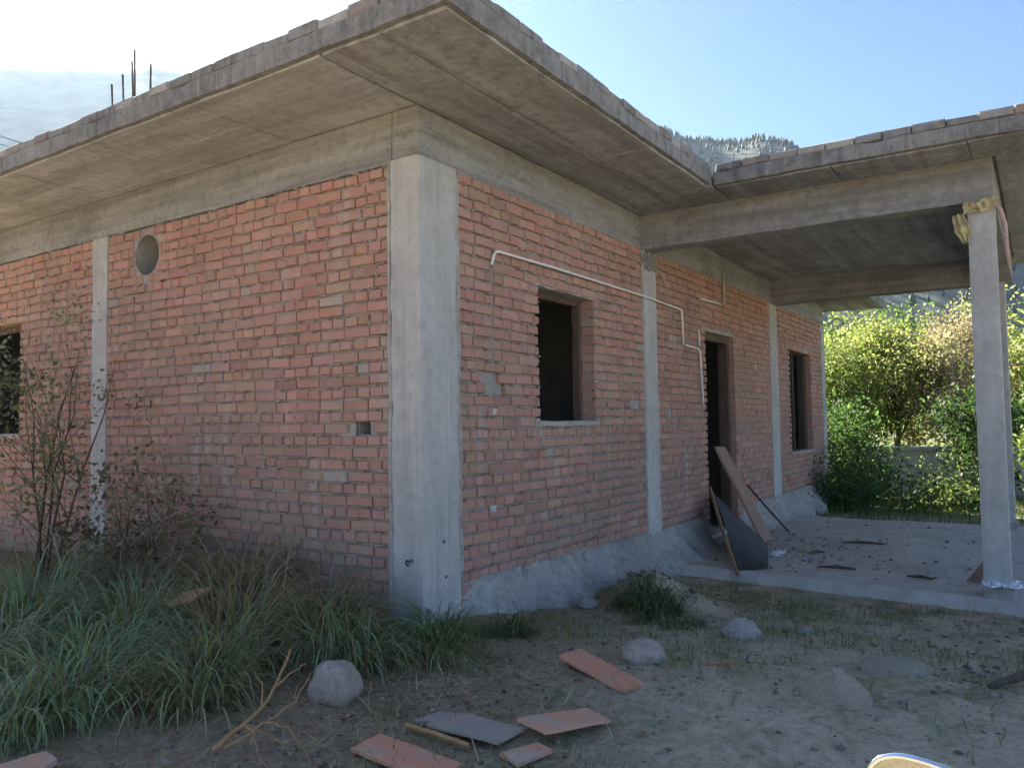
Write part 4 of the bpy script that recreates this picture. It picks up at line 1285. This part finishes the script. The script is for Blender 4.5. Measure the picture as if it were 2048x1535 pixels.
tree('shrub', 'bushy green shrub right of the porch column', 'shrub', (11.6, -3.7, gb), 1.7, (0.7, 0.8), 16, 4200, 0.085, G2 + G1, 0.03, 51, stems=3, low=0.1)
tree('shrub', 'straggly leafy shrub in front of the side wall column', 'shrub', (-0.75, 3.35, 0.0), 2.25, (0.55, 0.75), 22, 1300, 0.045, [(0.15, 0.18, 0.10), (0.18, 0.19, 0.11), (0.21, 0.18, 0.13)], 0.011, 61, stems=5, spread=0.34, low=0.15)
tree('shrub', 'dry twiggy shrub at the left edge in front of the side window', 'shrub', (-0.95, 4.4, 0.0), 2.35, (0.6, 0.8), 22, 1300, 0.046, [(0.19, 0.17, 0.12), (0.15, 0.17, 0.10), (0.24, 0.19, 0.14)], 0.011, 63, stems=6, spread=0.36, low=0.12)
tree('shrub', 'low brownish weed at the foot of the side wall', 'shrub', (-0.42, 2.35, 0.05), 0.95, (0.45, 0.6), 16, 1600, 0.05, [(0.20, 0.16, 0.12), (0.14, 0.16, 0.08)], 0.008, 65, stems=5, spread=0.36, low=0.08)

# ------------------------------------------------------------------ low wall behind the yard
lw = MB(); lw.rough_box(14.0, 14.2, -7.5, 3.5, -0.5, 0.62, 0.12, 0.008, 3.0, 71, 0.02)
lwo = tag(lw.build('boundary_wall', M['whitewash']), 'low grey rendered boundary wall below the trees', 'wall')
m = MB(); m.rough_box(13.95, 14.25, -7.55, 3.55, 0.62, 0.69, 0.12, 0.006, 3.0, 72, 0.02); m.build('coping', M['whitewash'], lwo)

# overhead cables glimpsed past the roof edge
for p0, p1, lb in (((-1.2, 15.9, 8.5), (9.0, 20.0, 9.2), 'upper thin overhead cable at the left edge past the roof'), ((-1.2, 15.9, 8.15), (9.0, 20.0, 9.05), 'lower thin overhead cable at the left edge past the roof')):
    m = MB(); a, b = Vector(p0), Vector(p1)
    a2, b2 = a + (a - b) * 0.8, b + (b - a) * 0.9
    pts = [a2.lerp(b2, t) + Vector((0, 0, 1.2 * (2 * t - 1) ** 2 - 0.15)) for t in np.linspace(0, 1, 24)]
    m.tube(pts, 0.011, 5); tag(m.build('overhead_cable', M['darkiron']), lb, 'cable')

# ------------------------------------------------------------------ car wing mirror beside the camera
wm = empty('wing_mirror', (-2.90, -3.19, 0.10))
tag(wm, 'car wing mirror with chrome rim at the lower right of the view', 'car mirror')
c0 = Vector((-2.890, -3.230, 0.771))
nrm = (CAM - c0).normalized(); nrm = (nrm + rt * -0.25 + Vector((0, 0, -0.30))).normalized()
upv = (Vector((0, 0, 1)) - nrm * nrm.z).normalized(); rgt = upv.cross(nrm).normalized()
th = R(-11.0)
ux = rgt * math.cos(th) + upv * math.sin(th); uy = -rgt * math.sin(th) + upv * math.cos(th)
def sup(a, rx, ry, e=0.55):
    c, s = math.cos(a), math.sin(a)
    return (math.copysign(abs(c) ** e, c) * rx, math.copysign(abs(s) ** e, s) * ry)
NA = 64
off = wm.location
def loc(p): return p - Vector(off)
rim = MB(); path = []
for k in range(NA + 1):
    x, y = sup(2 * math.pi * k / NA, 0.125, 0.072); path.append(loc(c0 + ux * x + uy * y + nrm * 0.002))
rim.tube(path, 0.0038, 10, caps=False); rim.build('chrome_rim', M['chrome'], wm, True)
gl = MB(); vs = [loc(c0 - nrm * 0.003)]
for k in range(NA):
    x, y = sup(2 * math.pi * k / NA, 0.123, 0.070); vs.append(loc(c0 + ux * x + uy * y - nrm * 0.003))
gl.add(vs, [(0, 1 + k, 1 + (k + 1) % NA) for k in range(NA)]); gl.build('mirror_glass', M['mirror'], wm)
hs = MB(); vs, fs = [], []
for j, (d, s) in enumerate(((0.0, 0.985), (0.02, 0.96), (0.05, 0.88), (0.08, 0.72), (0.10, 0.5), (0.108, 0.15))):
    for k in range(NA):
        x, y = sup(2 * math.pi * k / NA, 0.126 * s, 0.073 * s); vs.append(loc(c0 + ux * (x + 0.02 * d / 0.1) + uy * y - nrm * (d + 0.001)))
for j in range(5):
    for k in range(NA):
        k2 = (k + 1) % NA; fs.append((j * NA + k, j * NA + k2, (j + 1) * NA + k2, (j + 1) * NA + k))
fs.append(tuple(5 * NA + k for k in range(NA)))
hs.add(vs, fs); hs.build('mirror_housing', M['carpaint'], wm, True)
am = MB(); am.tube([loc(c0 - uy * 0.055 - nrm * 0.04), loc(c0 - uy * 0.11 - nrm * 0.045 + ux * 0.03), loc(c0 - uy * 0.15 - nrm * 0.02 + ux * 0.09)], [0.03, 0.028, 0.035], 10); am.build('mirror_arm', M['carpaint'], wm, True)
dp = MB()
dv, df = [], []
for i in range(15):
    for j in range(9):
        t = j / 8
        p = c0 + ux * (0.10 + 0.035 * math.sin(math.pi * t)) + Vector((fw.x, fw.y, 0)).normalized() * (-0.35 + 0.7 * i / 14) ; p.z = 0.66 - 0.5 * t
        p -= rt * 0.05 * math.sin(math.pi * t); dv.append(loc(p))
for i in range(14):
    for j in range(8):
        q = i * 9 + j; df.append((q, q + 9, q + 10, q + 1))
dp.add(dv, df); od = dp.build('door_panel', M['carpaint'], wm, True); od.modifiers.new('thickness', 'SOLIDIFY').thickness = 0.03

# ------------------------------------------------------------------ air
hz = MB(); hz.box(-545, 545, -545, 545, -4.0, 205.0)
vm = bpy.data.materials.new('hazy_air'); vm.use_nodes = True
vt_ = vm.node_tree
for nd in list(vt_.nodes):
    if nd.type == 'BSDF_PRINCIPLED': vt_.nodes.remove(nd)
pv = vt_.nodes.new('ShaderNodeVolumePrincipled')
pv.inputs['Color'].default_value = (0.62, 0.80, 1.0, 1.0)
pv.inputs['Density'].default_value = 0.00016
pv.inputs['Anisotropy'].default_value = 0.6
vt_.links.new(pv.outputs[0], vt_.nodes['Material Output'].inputs['Volume'])
ho = hz.build('haze', vm)
tag(ho, 'pale hazy air over the valley', 'haze', kind='stuff')
